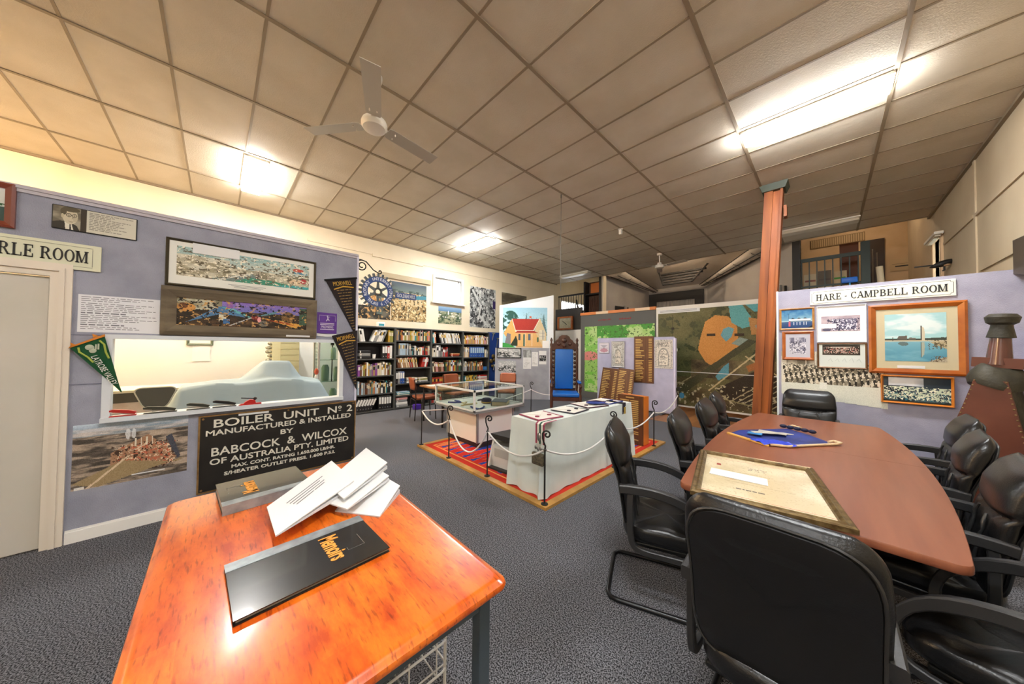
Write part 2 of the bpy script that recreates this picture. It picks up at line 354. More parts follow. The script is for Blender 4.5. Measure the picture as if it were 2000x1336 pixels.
S_('wall_lining', m_white, -7.5, -7.42, -6, 2.0, 0, 2.2)
# ---- the stage and the lofts beyond the main ceiling
st = MB()
P = [(-5.55, 9.75), (-5.0, 12.5), (-2.95, 12.5), (-.5, 9.75)]
for (xa, ya), (xb, yb), za, zb in ((P[0], P[1], 4.55, 3.9), (P[2], P[3], 3.9, 4.55)): st.quad((xa, ya, 0), (xb, yb, 0), (xb, yb, zb), (xa, ya, za))
st.quad((-5.0, 12.5, 0), (-2.95, 12.5, 0), (-2.95, 12.5, 3.9), (-5.0, 12.5, 3.9))
struct(st.build('wall_stage', m_greyset))
struct(MB().quad((-5.55, 9.7, 4.6), (-.5, 9.7, 4.6), (-2.95, 12.5, 3.9), (-5.0, 12.5, 3.9)).build('ceiling_stage', mat('stage_ceiling', 'D2C8BC', .8)))
st = MB().box(-5.62, -5.55, 9.7, 9.8, 2.6, 4.3).box(-.56, -.42, 9.7, 9.85, 2.3, 4.25)
struct(st.build('trim_4', m_dark))
struct(MB().box(-7.5, -5.6, 9.72, 12.4, 2.55, 2.72).build('floor_loft_left', m_dark))
struct(MB().box(-.45, 1.38, 9.72, 12.1, 2.5, 2.62).build('floor_loft_right', m_cream))
struct(MB().box(-.5, 1.38, 12, 12.1, 2, 5).box(-.42, 1.38, 9.9, 9.96, 2.0, 2.95).build('wall_loft_right', mat('loft_wall', 'C9B08E', .8, col2='BBA07C', sc=2)))
struct(MB().box(-7.5, -5.55, 13.6, 13.7, 0, 5).box(-5.6, -5.5, 9.8, 13.7, 2.6, 5).build('wall_loft_left', m_cream))
struct(MB().box(-7.6, 1.5, 9.7, 14, 4.95, 5.05).build('ceiling_loft', mat('loft_ceiling', 'B49C7C', .8)))
struct(MB().box(-7.6, 1.5, 13.9, 14, 0, 5).build('wall_back', m_cream))
struct(MB().box(-7.6, 1.5, 9.7, 9.75, HC+.1, 5).build('wall_light_stop', m_cream))  # unseen wall added above the ceiling to keep sky light out of the lofts
S_('step_stage', m_dark, -7.45, 1.37, 9.55, 9.72, 0, .9)
# ---------------------------------------------------------------- ceiling lamps
m_body = mat('lamp_body', 'EDE9E0', .4)
for i, (x, y, on, c) in enumerate(LAMPS):
    nm = ['ceiling batten lamp above the partition room, glowing white', 'lit ceiling batten lamp over the reading table', 'lit ceiling batten lamp over the conference table',
          'unseen ceiling batten lamp added over the open floor behind the viewer', 'unseen ceiling batten lamp added near the rear right corner', 'unseen warm ceiling batten lamp added at the rear left for its glow',
          'unlit ceiling batten lamp close to the stage, left side', 'unlit ceiling batten lamp close to the stage, right side'][i]
    t = thing('batten_lamp', nm, 'ceiling light', (x, y, HC), group='ceiling batten lamps')
    MB().box(-.575, .575, -.13, .13, -.03, -.004).build('lamp_body', m_body, t)
    em = mat('tube_glow_%d' % i, [v*255 for v in c], .4, emit=WARM if on == 2 else TUBE) if on else mat('dead_diffuser', 'D9D2C2', .35)
    if on:
        b = em.node_tree.nodes['Principled BSDF']; b.inputs['Emission Color'].default_value = tuple(c)+(1,); b.inputs['Base Color'].default_value = (.8, .8, .8, 1)
    MB().box(-.56, .56, -.115, .115, -.085, -.03, .012).build('diffuser', em, t)
struct(MB().box(-7.56, -7.48, 9.95, 12.05, 2.76, 2.8).box(-7.56, -7.48, 9.95, 12.05, 3.45, 3.49).box(-7.56, -7.5, 11.0, 11.04, 2.8, 3.45).build('window_4', m_white))
for lx, ly, lb, pw in ((.45, 10.9, 'unseen fill bulb added on the right loft ceiling', 30), (-3.2, 9.95, 'unseen fill bulb added behind the ceiling edge to brighten the stage', 95)):  # unseen bulbs added to brighten the right loft and the stage
    z = 4.95 if lx > 0 else 4.53
    t = thing('fill_bulb', lb, 'bulb', (lx, ly, z)); MB().lathe([(.03, -.05), (.035, -.002)], 12).build('holder', m_body, t)
    e = mat('bulb_glow_%d' % pw, 'FFE6C8', .4, emit=1); e.node_tree.nodes['Principled BSDF'].inputs['Emission Strength'].default_value = pw
    MB().ball((0, 0, -.1), .05).build('bulb', e, t, smooth=60)
# ---------------------------------------------------------------- fans
m_fan = mat('fan_enamel', 'B9B3A6', .35); m_fanw = mat('fan_white', 'E6E0D4', .4)
def fan(loc, ang, label, zr=.48):
    t = thing('ceiling_fan', label, 'fan', loc)
    MB().lathe([(.02, zr-.06), (.06, zr-.05), (.065, zr-.002)], 16).build('canopy', m_fanw, t, smooth=40)
    MB().cyl((0, 0, .08), (0, 0, zr-.05), .013).build('rod', m_fanw, t, smooth=40)
    MB().lathe([(.02, .12), (.05, .11), (.06, .05), (.105, .045), (.115, .02), (.115, -.005), (.1, -.03), (.06, -.042), (.01, -.045)], 24).build('motor', m_fanw, t, smooth=40)
    for k in range(3):
        a = ang+2*pi*k/3; b = MB(); b.T = Matrix.Rotation(a, 4, 'Z')
        r = [(.13, -.055), (.16, -.066), (.69, -.072), (.69, .072), (.16, .066), (.13, .055)]
        b.add([(x, y, .008-y*.16+dz) for dz in (0, .004) for x, y in r], [(5, 4, 3, 2, 1, 0), (6, 7, 8, 9, 10, 11)]+[(i, (i+1) % 6, 6+(i+1) % 6, 6+i) for i in range(6)])
        bl = b.build('blade', m_fan, t)
        b = MB(); b.T = Matrix.Rotation(a, 4, 'Z'); b.box(.085, .2, -.022, .022, .012, .017)
        for q in (-.03, .03): b.cyl((.2, q, -.008), (.2, q, .02), .006, 6)
        b.build('blade_iron', m_fanw, bl)
    return t
fan((-2.973, 1.026, 3.6), R(-22), 'three bladed ceiling fan close overhead, large in view')
fan((-3.1, 8.45, 3.72), R(-10), 'small white ceiling fan far away near the stage', .36)
t = thing('motion_sensor', 'small white sensor hanging under the ceiling grid', 'sensor', (-3.05, 6.14, HC))
MB().lathe([(.05, -.02), (.05, -.001)], 12).build('base', m_body, t, smooth=40)
MB().box(-.03, .03, -.03, .03, -.12, -.02, .01).build('body', m_body, t, smooth=40)
t = tag(MB().cyl((0, 0, 0), (0, 0, -1.62), .006, 6).lathe([(.012, -.002), (.012, -.06)], 8).build('hanging_cable', mat('cable_grey', '6B655C', .6), loc=(-3.07, 4.075, HC)), 'thin cable hanging straight down from the ceiling', 'cable')
# ---------------------------------------------------------------- wooden post
m_post = mat('red_timber', 'A65C22', .55, col2='763A14', sc=9, stretch=(1, 1, .08), det=8)
t = thing('timber_post', 'tall red-brown built-up timber post holding the ceiling', 'post', (-.56, 6.2, 0))
w = MB()
def beam(x0, x1, y0, y1, lean):
    v = [(x0-lean, y0, 0), (x1-lean, y0, 0), (x1-lean, y1, 0), (x0-lean, y1, 0), (x0, y0, 4.03), (x1, y0, 4.03), (x1, y1, 4.03), (x0, y1, 4.03)]
    w.add(v, [(0, 3, 2, 1), (4, 5, 6, 7), (0, 1, 5, 4), (1, 2, 6, 5), (2, 3, 7, 6), (3, 0, 4, 7)])
beam(-.105, .0, -.08, .13, .2); w.build('flange_board', m_post, t)
w = MB(); beam(.0, .085, -.03, .08, .2); w.build('web_board', mat('orange_timber', 'C26E2E', .5, col2='9C5220', sc=9, stretch=(1, 1, .08)), t)
w = MB(); beam(.085, .115, -.08, .13, .2); w.build('flange_board', m_post, t)
MB().add([(x, y, z) for z, k in ((3.98, 1), (4.078, 1.25)) for x, y in ((-.13*k, -.11*k), (.14*k, -.11*k), (.14*k, .16*k), (-.13*k, .16*k))], [(3, 2, 1, 0), (4, 5, 6, 7), (0, 1, 5, 4), (1, 2, 6, 5), (2, 3, 7, 6), (3, 0, 4, 7)]).build('cap_plate', mat('green_steel', '3F4A3C', .5), t)
MB().box(.115, .15, -.05, .09, 3.55, 3.72).build('bracket', m_post, t)
# ---------------------------------------------------------------- things on the left partition (local X runs along the wall, -Y faces the room)
RZ = pi/2
m_paper = mat('white_paper', 'E2E2E1', .6); m_black = mat('black_paint', '141414', .4); m_gloss = printmat('glossy_print', .35, .3)
def framed(label, cat, loc, rz, w, h, fw, d, fm, pic, mount=None, mt=.07, pm=None, grp=None, name='framed_picture', nm='frame', top=None):
    """loc = lower left outer corner"""
    t = thing(name, label, cat, loc, rz, grp); f = MB()
    o = [(0, 0), (w, 0), (w, h), (0, h)]; i = [(fw, fw), (w-fw, fw), (w-fw, h-fw), (fw, h-fw)]; e = fw*.35
    mid = [(e, e), (w-e, e), (w-e, h-e), (e, h-e)]
    V = [(x, 0, z) for x, z in o]+[(x, -d*.75, z) for x, z in o]+[(x, -d, z) for x, z in mid]+[(x, -d*.55, z) for x, z in i]+[(x, 0, z) for x, z in i]
    f.add(V, [(a*4+k, a*4+(k+1) % 4, a*4+4+(k+1) % 4, a*4+4+k) for a in range(4) for k in range(4)])
    f.build(nm, fm, t)
    iw, ih = w-2*fw, h-2*fw
    if mount:
        MB().box(fw, w-fw, -d*.35, -.001, fw, h-fw).build('mount', mount, t)
        b = mt if isinstance(mt, (tuple, list)) else (mt,)*4       # left right bottom top
        pic.mesh('picture', iw-b[0]-b[1], ih-b[2]-b[3], t, pm or m_gloss, (fw+b[0], -d*.35-.002, fw+b[2]))
    else: pic.mesh('picture', iw, ih, t, pm or m_gloss, (fw, -d*.35, fw))
    return t
def flat(label, cat, loc, rz, w, h, pic, name='poster', m=None, bend=None, d=.0, grp=None, mask=None):
    o = pic.mesh(name, w, h, None, m or printmat('print'), (0, 0, 0), bend, mask); o.location = (loc[0], loc[1], loc[2]); o.rotation_euler = (0, 0, rz)
    md = o.modifiers.new('card', 'SOLIDIFY'); md.thickness = max(.002, d); md.offset = -1
    return tag(o, label, cat, grp)
m_redw = mat('red_wood', '7A3520', .35, coat=.4); m_oldw = mat('weathered_wood', '7C6E58', .8, col2='5D5140', sc=14, stretch=(.15, 1, 1), bump=.3)
m_pine = mat('orange_pine', 'B8682A', .35, col2='9C4F1C', sc=8, coat=.3); m_gilt = mat('dark_gilt', '4A4230', .35, .3); m_mount = mat('cream_mount', 'E3DDCB', .7)
# the brown framed photograph cut by the picture's left side
p = Cv(40, 30, 'B8C4BC').grad(0, 1, .5, 1, 'C9CEC6', 'DADCD6').rect(0, 1, 0, .42, '2F4A46').spk(7, 9, 3, '24502A', .52, (0, 1, .35, .52)).rect(.8, .95, .18, .32, 'D5DAD8')
framed('red-brown framed landscape photograph, topmost at the left edge', 'framed photo', (XP, -1.52, 2.307), RZ, .478, .312, .042, .025, m_redw, p)
p = Cv(200, 96, 'CFCBBB')
p.nz(3, 3, 9, 'A39C8A', '6A6254', box=(0, .38, 0, 1)).rect(.31, .38, 0, 1, '3A332B').poly([(0, 0), (.3, 0), (.27, .2), (.21, .3), (.08, .34), (0, .26)], '33302A').poly([(.14, .0), (.23, .0), (.205, .3), (.13, .34)], 'E0DCCC').poly([(.185, 0), (.205, 0), (.2, .26), (.185, .26)], '3E3A34')
p.ell(.19, .6, .088, .36, 'C9C0A8').ell(.2, .9, .1, .11, '57503F').ell(.115, .78, .035, .16, '57503F').ell(.105, .58, .016, .1, 'BDB398').ell(.25, .56, .03, .2, 'B0A68E', .6)
for cu, w in ((.175, .03), (.238, .026)): p.ell(cu, .64, w, .085, '2E2822').ell(cu, .64, w*.78, .062, 'BEB49C').ell(cu, .64, .008, .022, '4A4238')
p.line([(.12, .67), (.146, .65)], .004, '2E2822').rect(.2, .214, .64, .66, '2E2822').line([(.214, .6), (.222, .5), (.206, .48)], .004, '8E846E').line([(.175, .38), (.2, .37), (.226, .39)], .004, '6A5A48').ell(.2, .34, .025, .02, 'A89E86')
p.text(.41, .97, .1, .93, 11, '8B877C', 4)
t = thing('plaque', 'metal plaque with a portrait of a man in glasses and engraved text', 'plaque', (XP, -.9, 2.358), RZ)
MB().box(0, .402, -.012, 0, 0, .18, .006).build('backing', m_black, t); p.mesh('printed_face', .39, .168, t, m_gloss, (.006, -.0128, .006))
# RLE ROOM board
t = thing('sign_board', 'cream sign board over the door reading RLE ROOM', 'sign', (XP, -1.5, 2.066), RZ)
MB().box(0, .828, -.016, 0, 0, .197).build('board', mat('sign_cream', 'D9D9BE', .5), t)
b = MB()
for a in ((.0, .79, .022, .025), (.0, .79, .172, .175)): b.box(a[0], a[1], -.0175, -.016, a[2], a[3])
b.box(.787, .79, -.0175, -.016, .03, .165); b.build('border_line', mat('thin_line', '8E8D7A', .6), t)
b = MB(); e = slab('RLE ROOM', b, 0, 0, .088, -.0195, -.016)
sc = .375/e; b.v = [(.398+x*sc, y, .056+z) for x, y, z in b.v]; b.build('lettering', m_black, t)
# typed sheet
p = Cv(120, 60, 'E6E6EA').text(.03, .97, .05, .95, 17, '6C6C72', 8, .35)
flat('large white typed text sheet left of the timber framed painting', 'notice', (XP+.001, -.772, 1.594), RZ, .412, .29, p, 'text_sheet')
# two long paintings
def town(seed, dark):
    p = Cv(190, 62, 'B9CFCB')
    if not dark:
        p.grad(0, 1, .55, 1, 'C8CFC4', '8FC3C4').nz(7, 5, seed, 'D6D2BE', '7E9A96', .3, .7, .5).nz(9, 6, seed+3, '9A8C6C', 'D9D2BC', .35, .65, .9, (0, .35, 0, .75))
        p.nz(12, 7, seed+7, 'C8BFA2', '7D7458', .4, .6, .85, (.3, 1, .12, .5)).poly([(.2, .0), (.62, .0), (.52, .36), (.5, .36)], '6E7F7A').line([(.28, .02), (.52, .4)], .006, 'E6E2D2', asp=.33).poly([(.38, .0), (1, .0), (.7, .18), (.5, .22)], '2F8B6E').poly([(.66, 0), (1, .02), (1, .12), (.8, .1)], '3FA7A8')
        p.ell(.9, .76, .05, .07, 'C4523C').ell(.88, .26, .06, .12, 'E0C6A0').ell(.95, .33, .03, .1, 'B6393C').rect(.84, .98, .62, .7, '4E8CA6').rect(.54, .575, .2, .4, '5C5347').spk(24, 12, seed, '5B5138', .62).spk(30, 14, seed+2, 'F2EAD4', .64)
        for k in range(5): p.rect(.53+.012*k, .536+.012*k, .36, .52+.05*(k % 2), 'B8AE98')
    else:
        p = Cv(190, 62, '2E231D'); p.nz(8, 5, seed, '1C1512', '5A4028', .3, .7).rect(.3, 1, .62, 1, '4C5FA8').grad(.3, 1, .62, 1, '6B6FB8', '8C6CC0').nz(14, 8, seed+1, '8A8468', 'C9C6AE', .4, .6, .95, (0, .3, .6, 1))
        p.poly([(.06, .12), (.28, .78), (.34, .8), (.48, .4), (.3, .5)], '4B7BA8').poly([(.3, .75), (.5, .4), (.52, .42), (.36, .78)], '5FB0B8').poly([(.52, .42), (.78, .82), (.7, .6)], '5C8F98').ell(.06, .66, .06, .16, 'D2934A').ell(.04, .72, .03, .1, '6E3D1A').rect(.33, .38, .72, .98, '8C5CA8').rect(.4, .43, .74, .95, 'A98AC4')
        p.poly([(.6, .42), (.9, .05), (.98, .2), (.78, .34)], 'D9A04A').poly([(.62, .36), (.9, .14), (.8, .3)], 'A8401E').rect(.28, .33, .2, .46, 'D8D2B8').rect(.31, .36, .12, .3, '3E6FA8').rect(.53, .57, .02, .42, '3A1418').ell(.55, .42, .03, .1, '7A1C24').ell(.585, .34, .015, .12, 'E8A0A0').ell(.62, .18, .04, .12, '6E6A62').ell(.83, .5, .06, .24, '7A5A34').line([(.36, .05), (.52, .4)], .005, 'C8C8C8', asp=.33).rect(.93, 1, .2, .95, '3A5A48').spk(22, 9, seed+5, 'C89A5C', .66).spk(26, 10, seed+9, '17110F', .62)
    return p.jit(8)
t = framed('long painting of a valley town in a thin dark frame, upper of the two', 'painting', (XP, -.338, 2.022), RZ, 1.112, .415, .02, .03, m_gilt, town(11, 0), mat('white_mount', 'E9E8DF', .7), (.045, .045, .075, .04))
MB().box(.16, .475, -.021, -.019, .31, .405).build('paper_slip', m_paper, t)
b = MB(); [b.box(.4+.02*k, .68-.02*k, -.0125, -.0115, .062-.012*k, .065-.012*k) for k in range(3)]; b.build('caption', mat('grey_ink', '66666C', .7), t)
t = framed('long dark painting in a wide weathered timber frame, lower of the two', 'painting', (XP, -.355, 1.588), RZ, 1.142, .425, .092, .045, m_oldw, town(31, 1))
MB().box(.87, 1.08, -.046, -.043, .012, .03).build('paper_slip', m_paper, t)
# pennants
m_felt_g = mat('green_felt', '17502C', .9); m_felt_k = mat('black_felt', '221A1C', .9); m_gold = mat('gold_ink', 'C89B38', .6); m_strap = mat('orange_felt', 'D9862E', .9)
def pennant(label, cat, A, B, C, fm, bar, nm='pennant', grp=None, dx=.006):
    """A, B = the two top corners, C = tip, as (y, z) on the partition"""
    t = thing(nm, label, cat, (XP+dx, 0, 0), RZ, grp)
    f = MB(); n = 10
    for j in range(n): 
        for s in (0,): pass
    def fn(u, v):
        a = [A[k]+(B[k]-A[k])*u for k in (0, 1)]; return (a[0]+(C[0]-a[0])*v, -.004-.008*math.sin(v*6+u*3)*v, a[1]+(C[1]-a[1])*v)
    f.grid(fn, 6, 14); o = f.build('cloth', fm, t); md = o.modifiers.new('felt', 'SOLIDIFY'); md.thickness = .003
    if bar: MB().tube([(A[0]-.03*(B[0]-A[0])-.0, -.008, A[1]-.03*(B[1]-A[1])), (B[0]+.03*(B[0]-A[0]), -.008, B[1]+.03*(B[1]-A[1]))], .011, 8).build('rod', bar, t, smooth=40)
    return t, fn
t, fn = pennant('green felt pennant lettered LATROBE VALLEY hanging beside the door frame', 'pennant', (-.795, 1.473), (-.639, 1.568), (-.545, 1.118), m_felt_g, None, dx=.026)
b = MB().prism([(-.8, 1.467), (-.793, 1.482), (-.637, 1.58), (-.636, 1.562)], -.016, -.004, 'y').prism([(-.79, 1.48), (-.79, 1.51), (-.77, 1.495)], -.016, -.006, 'y').prism([(-.69, 1.55), (-.695, 1.58), (-.665, 1.565)], -.016, -.006, 'y')
b.build('heading_band', m_strap, t)
ax = math.atan2(1.118-1.52, -.545+.717)
letters('lettering', 'LATROBE VALLEY', .05, mat('white_ink', 'EDEDE4', .6), t, (-.645, -.017, 1.29), (pi/2, -ax-0.03, 0), .25, height=.034)
b = MB()
for pts in ([(-.755, 1.475), (-.75, 1.44), (-.71, 1.4), (-.685, 1.36)], [(-.66, 1.53), (-.637, 1.5), (-.628, 1.44), (-.612, 1.39)]): b.tube([(y, -.014, z) for y, z in pts], .006, 6)
b.build('ribbon_motif', mat('lime_ink', 'A9B84C', .6), t)
b = MB().ball((-.705, -.012, 1.475), .022, 1, .2, 1).ball((-.69, -.012, 1.45), .018, 1, .2, 1).box(-.68, -.672, -.016, -.01, 1.46, 1.5).box(-.668, -.66, -.016, -.01, 1.46, 1.505)
b.build('emblem', mat('pale_ink', 'B9BFA8', .6), t)
def gold(t, fn, title, seed, w):
    b = MB(); r = random.Random(seed)
    for j in range(15):
        v = .2+.05*j
        if v > .93: break
        u = .2
        while u < .8:
            e = min(.8, u+r.uniform(.06, .25)); p, q = fn(u, v), fn(e, v)
            b.quad((p[0], p[1]-.005, p[2]), (q[0], q[1]-.005, q[2]), (q[0], q[1]-.005, q[2]+.008), (p[0], p[1]-.005, p[2]+.008)); u = e+.04
    b.build('name_list', mat('dull_gold', '93763A', .6), t)
    p = fn(.52, .085); a = fn(.1, .09); c = fn(.9, .09)
    letters('lettering', title, .05, m_gold, t, (p[0], p[1]-.008, p[2]-.02), (pi/2, -math.atan2(c[2]-a[2], c[0]-a[0]), 0), w, height=.05)
    b = MB(); a = fn(.12, .17); c = fn(.5, .135); d = fn(.9, .165); b.tube([(x[0], x[1]-.006, x[2]) for x in (a, c, d)], .008, 6); b.build('ribbon_motif', m_gold, t)
t, fn = pennant('black and gold pennant on a dark rod at the partition corner, upper one', 'pennant', (.868, 2.258), (1.19, 2.335), (1.194, 1.65), m_felt_k, m_black); gold(t, fn, 'MORWELL', 3, .2)
t, fn = pennant('black and gold pennant at the partition corner, lower one beside the hatch', 'pennant', (.94, 1.625), (1.212, 1.70), (1.215, .99), m_felt_k, None, dx=.026); gold(t, fn, 'MORWELL', 7, .19)
t = thing('banner', 'small purple banner between the timber frame and the black pennants', 'banner', (XP+.002, .797, 1.64), RZ)
m_pur = mat('purple_satin', '5A2A8E', .5)
MB().grid(lambda u, v: (.2*u, -.004-.006*math.sin(u*5), .235*v+.01), 8, 4).build('cloth', m_pur, t); MB().grid(lambda u, v: (.2*u, -.004-.006*math.sin(u*5), -.018+.028*v-.01*math.sin(u*pi)), 8, 2).build('fringe', m_paper, t)
m_lil = mat('lilac_ink', 'D9CCE6', .6)
letters('lettering', 'PREMIERS', .03, m_lil, t, (.1, -.013, .07), width=.12, height=.026)
b = MB(); [b.box(.03, .17, -.0125, -.0115, z, z+.008) for z in (.052, .105, .12)]; b.tube([(.02, -.012, .15), (.02, -.012, .215), (.18, -.012, .215), (.18, -.012, .15)], .002, 4)
b.ball((.1, -.012, .205), .008, 1, .3, 1).tube([(.1, -.012, .2), (.105, -.012, .18), (.09, -.012, .15)], .006, 6).tube([(.105, -.012, .18), (.118, -.012, .155)], .005, 6).tube([(.1, -.012, .195), (.125, -.012, .2)], .003, 6).build('motif', m_lil, t)
# boiler plate sign
t = thing('boiler_plate', 'black engraved boiler plate lettered BOILER UNIT No 2', 'sign', (XP+.001, -.108, .15), RZ)
bw, bh = 1.326, .705
MB().box(0, bw, -.014, 0, 0, bh).build('plate', mat('black_enamel', '1D1B19', .35, col2='2A2724', sc=5), t)
b = MB(); m_brass = mat('worn_brass', 'B08C5A', .4, .6, col2='8A6A40', sc=12)
for x0, x1, z0, z1 in ((0, bw, 0, .013), (0, bw, bh-.013, bh), (0, .013, .013, bh-.013), (bw-.013, bw, .013, bh-.013)): b.box(x0, x1, -.0175, -.012, z0, z1)
b.build('rim', m_brass, t)
for x in (.03, bw/2, bw-.03):
    for z in (.03, bh-.03): MB().cyl((x, -.02, z), (x, -.012, z), .009, 10).build('screw', m_brass, t)
m_lt = mat('enamel_white', 'E4DFD0', .5)
rows = [('BOILER  UNIT  N', .1, 1.02, .588, .076, .06), ('MANUFACTURED & INSTALLED', .05, 1.22, .515, .052, 0), ('BY', .6, .11, .435, .048, 0), ('BABCOCK  &  WILCOX', .09, 1.14, .325, .078, 0), ('OF AUSTRALIA PTY. LIMITED', .08, 1.17, .245, .056, 0), ('MAX. CONT. RATING 1.650.000 LB/HR.', .23, .88, .185, .034, 0), ('S/HEATER OUTLET PRESS. 1.600 P.S.I.', .18, .93, .128, .034, 0)]
for s, x, w, z, h, _ in rows: letters('lettering', s, h, m_lt, t, (x, -.0165, z), width=w, al='LEFT', height=h, bold=.001, depth=.0012)
letters('lettering', 'o', .05, m_lt, t, (1.135, -.0165, .63), width=.035, height=.034, al='LEFT', bold=.001)
letters('lettering', '2', .085, m_lt, t, (1.225, -.0165, .588), width=.06, height=.076, al='LEFT', bold=.001); MB().box(1.14, 1.165, -.0175, -.012, .605, .612).build('underscore', m_lt, t)
MB().box(.27, .5, -.018, -.014, .672, .69).build('paper_slip', m_paper, t)
# aerial poster
p = Cv(130, 96, 'A08F7C').nz(3, 16, 4, '6E6258', 'C9B4A0', .35, .65).nz(5, 22, 8, '3A3530', 'B8A490', .42, .6, .7)
p.grad(0, 1, .88, 1, '8EA3B8', 'C8D6E2').nz(4, 18, 14, '8C9AA6', 'D8D2D0', .4, .6, .8, (0, 1, .8, .93)).poly([(.3, .5), (.62, .74), (.9, .3), (.8, .18), (.4, .2), (.3, .3)], 'A87F62').spk(22, 22, 2, 'E0C6A8', .56, (.35, .88, .2, .6)).spk(26, 20, 6, '4A3428', .6, (.3, .9, .15, .62)).spk(30, 24, 12, 'C4674A', .62, (.35, .88, .2, .58))
p.poly([(.0, .1), (.4, .36), (.9, .2), (.98, .27), (.6, .14), (.2, 0)], 'A08A66').line([(.12, 0), (.45, .42)], .012, 'D8C2A4').poly([(.78, .66), (.84, .7), (.93, .3), (.9, .26)], '4C4E58')
for k in range(4): p.rect(.5+.05*k, .512+.05*k, .56, .7, 'E3D9C4')
for q in (.44, .49): p.ell(q, .78, .022, .09, 'E6E6E6', .8, .4)
p.rect(.02, .1, .0, .045, 'E4E0D8').jit(10)
t = flat('aerial photograph poster of a power works under the hatch', 'poster', (XP+.001, -.772, .385), RZ, .6, .495, p, 'poster')
MB().box(.29, .47, -.006, -.001, .045, .053).build('paper_slip', m_paper, t)
# ---------------------------------------------------------------- staplers on the hatch sill
m_red = mat('red_enamel', 'B3211F', .3); m_olive = mat('olive_black', '34352B', .4); m_ink = mat('ink_black', '17171B', .35); m_steel = MT['steel']
def stapler(label, y, m, open_, ln, kind=0, x=XP-.0, z=.922):
    t = thing('stapler', label, 'stapler', (x+.012, y, z), RZ, 'staplers on the hatch sill')
    if kind == 1:
        MB().prism([(0, 0), (ln, 0), (ln, .012), (.02, .012)], -.022, .022, 'y').build('base', m, t)
        MB().prism([(.035, .012), (ln*.75, .012), (ln*.72, .04), (ln*.5, .05), (.05, .03)], -.018, .018, 'y').build('body', m, t); MB().tube([(ln*.1, 0, .07), (ln*.7, 0, .056)], .006, 6).ball((ln*.72, 0, .056), .016).build('lever', m_ink, t, smooth=40)
        return t
    MB().box(0, ln, -.02, .02, 0, .008, .003).build('base', m, t)
    a = open_; b = MB(); b.T = Matrix.Translation((ln*.93, 0, .012)) @ Matrix.Rotation(a, 4, 'Y')
    b.prism([(-ln*.95, 0), (0, 0), (.005, .018), (-ln*.3, .026), (-ln*.85, .022), (-ln*.97, .012)], -.016, .016, 'y'); b.build('arm', m, t)
    b = MB(); b.T = Matrix.Translation((ln*.93, 0, .008)) @ Matrix.Rotation(a*.5, 4, 'Y'); b.box(-ln*.9, 0, -.009, .009, 0, .008); b.build('magazine', m_steel, t)
    return t
stapler('open red stapler at the left end of the hatch sill', -.605, m_red, .22, .14)
stapler('dark olive stapler lying second from the left on the hatch sill', -.43, m_olive, .16, .19)
stapler('dark olive stapler in the middle of the hatch sill', -.185, m_olive, .22, .15)
stapler('black open stapler beside the red one on the hatch sill', -.02, m_ink, .24, .165)
stapler('red heavy stapler with a black lever on the hatch sill', .16, m_red, 0, .17, 1)
# ---------------------------------------------------------------- inside the display room behind the hatch
m_sheet = mat('pale_blue_sheet', 'A9BAC2', .8)
t = thing('trestle_table', 'white trestle table inside the room behind the hatch', 'table', (-4.78, .3, 0))
MB().box(-.28, .28, -.56, .6, .72, .755).build('tabletop', m_white, t)
for sx in (-.25, .25):
    for sy in (-.52, .55): MB().cyl((sx, sy, 0), (sx, sy, .72), .02).build('leg', m_steel, t, smooth=40)
def ch(x, y):
    ty = max(0, 1-abs(y-.34)/.86); base = .765
    prof = np.interp(y, [-.42, -.36, -.27, .0, .3, .5, .8, .98, 1.1], [0, .10, .3, .335, .345, .35, .33, .3, .05])
    fx = np.interp(x, [-5.1, -5.05, -4.8, -4.6, -4.48], [0, .95, 1, .95, 0])
    lump = np.interp(y, [.2, .42, .68, .8], [0, .2, .2, 0])*np.interp(x, [-5.1, -5.0, -4.85, -4.68], [0, 1, 1, 0])
    fold = .02*math.sin(y*17+x*5)*(1-fx)+.012*math.sin(y*9-x*21)
    return base+max(0, prof*fx)+lump+fold*min(1, prof*8)
b = MB().grid(lambda u, v: (-5.1+.62*u, -.4+1.5*v, ch(-5.1+.62*u, -.4+1.5*v)), 34, 60)
tag(b.build('dust_sheet', m_sheet, smooth=60), 'pale blue dust sheet draped over models behind the hatch', 'sheet')
b = MB(); bx = [(-4.62+.01*math.cos(a), -.36+.14*math.cos(a), .98+.1*math.sin(a)) for a in [k*pi/8 for k in range(16)]]
t = thing('mesh_chair', 'dark mesh backed chair showing above the table behind the hatch', 'chair', (-4.55, -.42, 0), R(90))
def rr(w, h, n=6, r=.05):
    return [(sx*(w-r)+r*math.cos(a), sz*(h-r)+r*math.sin(a)) for sx, sz, a0 in ((1, 1, 0), (-1, 1, 90), (-1, -1, 180), (1, -1, 270)) for a in [R(a0+90*k/n) for k in range(n+1)]]
MB().prism([(x*(1+.35*z/.1)*.9, z+.985) for x, z in rr(.12, .1)], -.006, .006, 'y').build('backrest', mat('dark_mesh', '4B4A42', .7), t)
MB().tube([(x*(1+.35*z/.1)*.9, 0, z+.985) for x, z in rr(.12, .1)], .008, 6, True).build('back_frame', mat('pale_frame', 'BDB7A6', .5), t)
MB().box(-.02, .02, -.01, .01, .46, .89).build('spine', m_black, t); MB().box(-.2, .2, -.4, .02, .43, .48, .02).build('seat', mat('dark_mesh', '', 1), t)
MB().cyl((0, -.2, .06), (0, -.2, .43), .025).build('column', m_black, t); b = MB(); [b.box(-.015, .015, 0, .26, .02, .06) if 0 else b.tube([(0, -.2, .06), (.26*math.cos(k*1.257), -.2+.26*math.sin(k*1.257), .03)], .016, 6) for k in range(5)]; b.build('base', m_black, t)
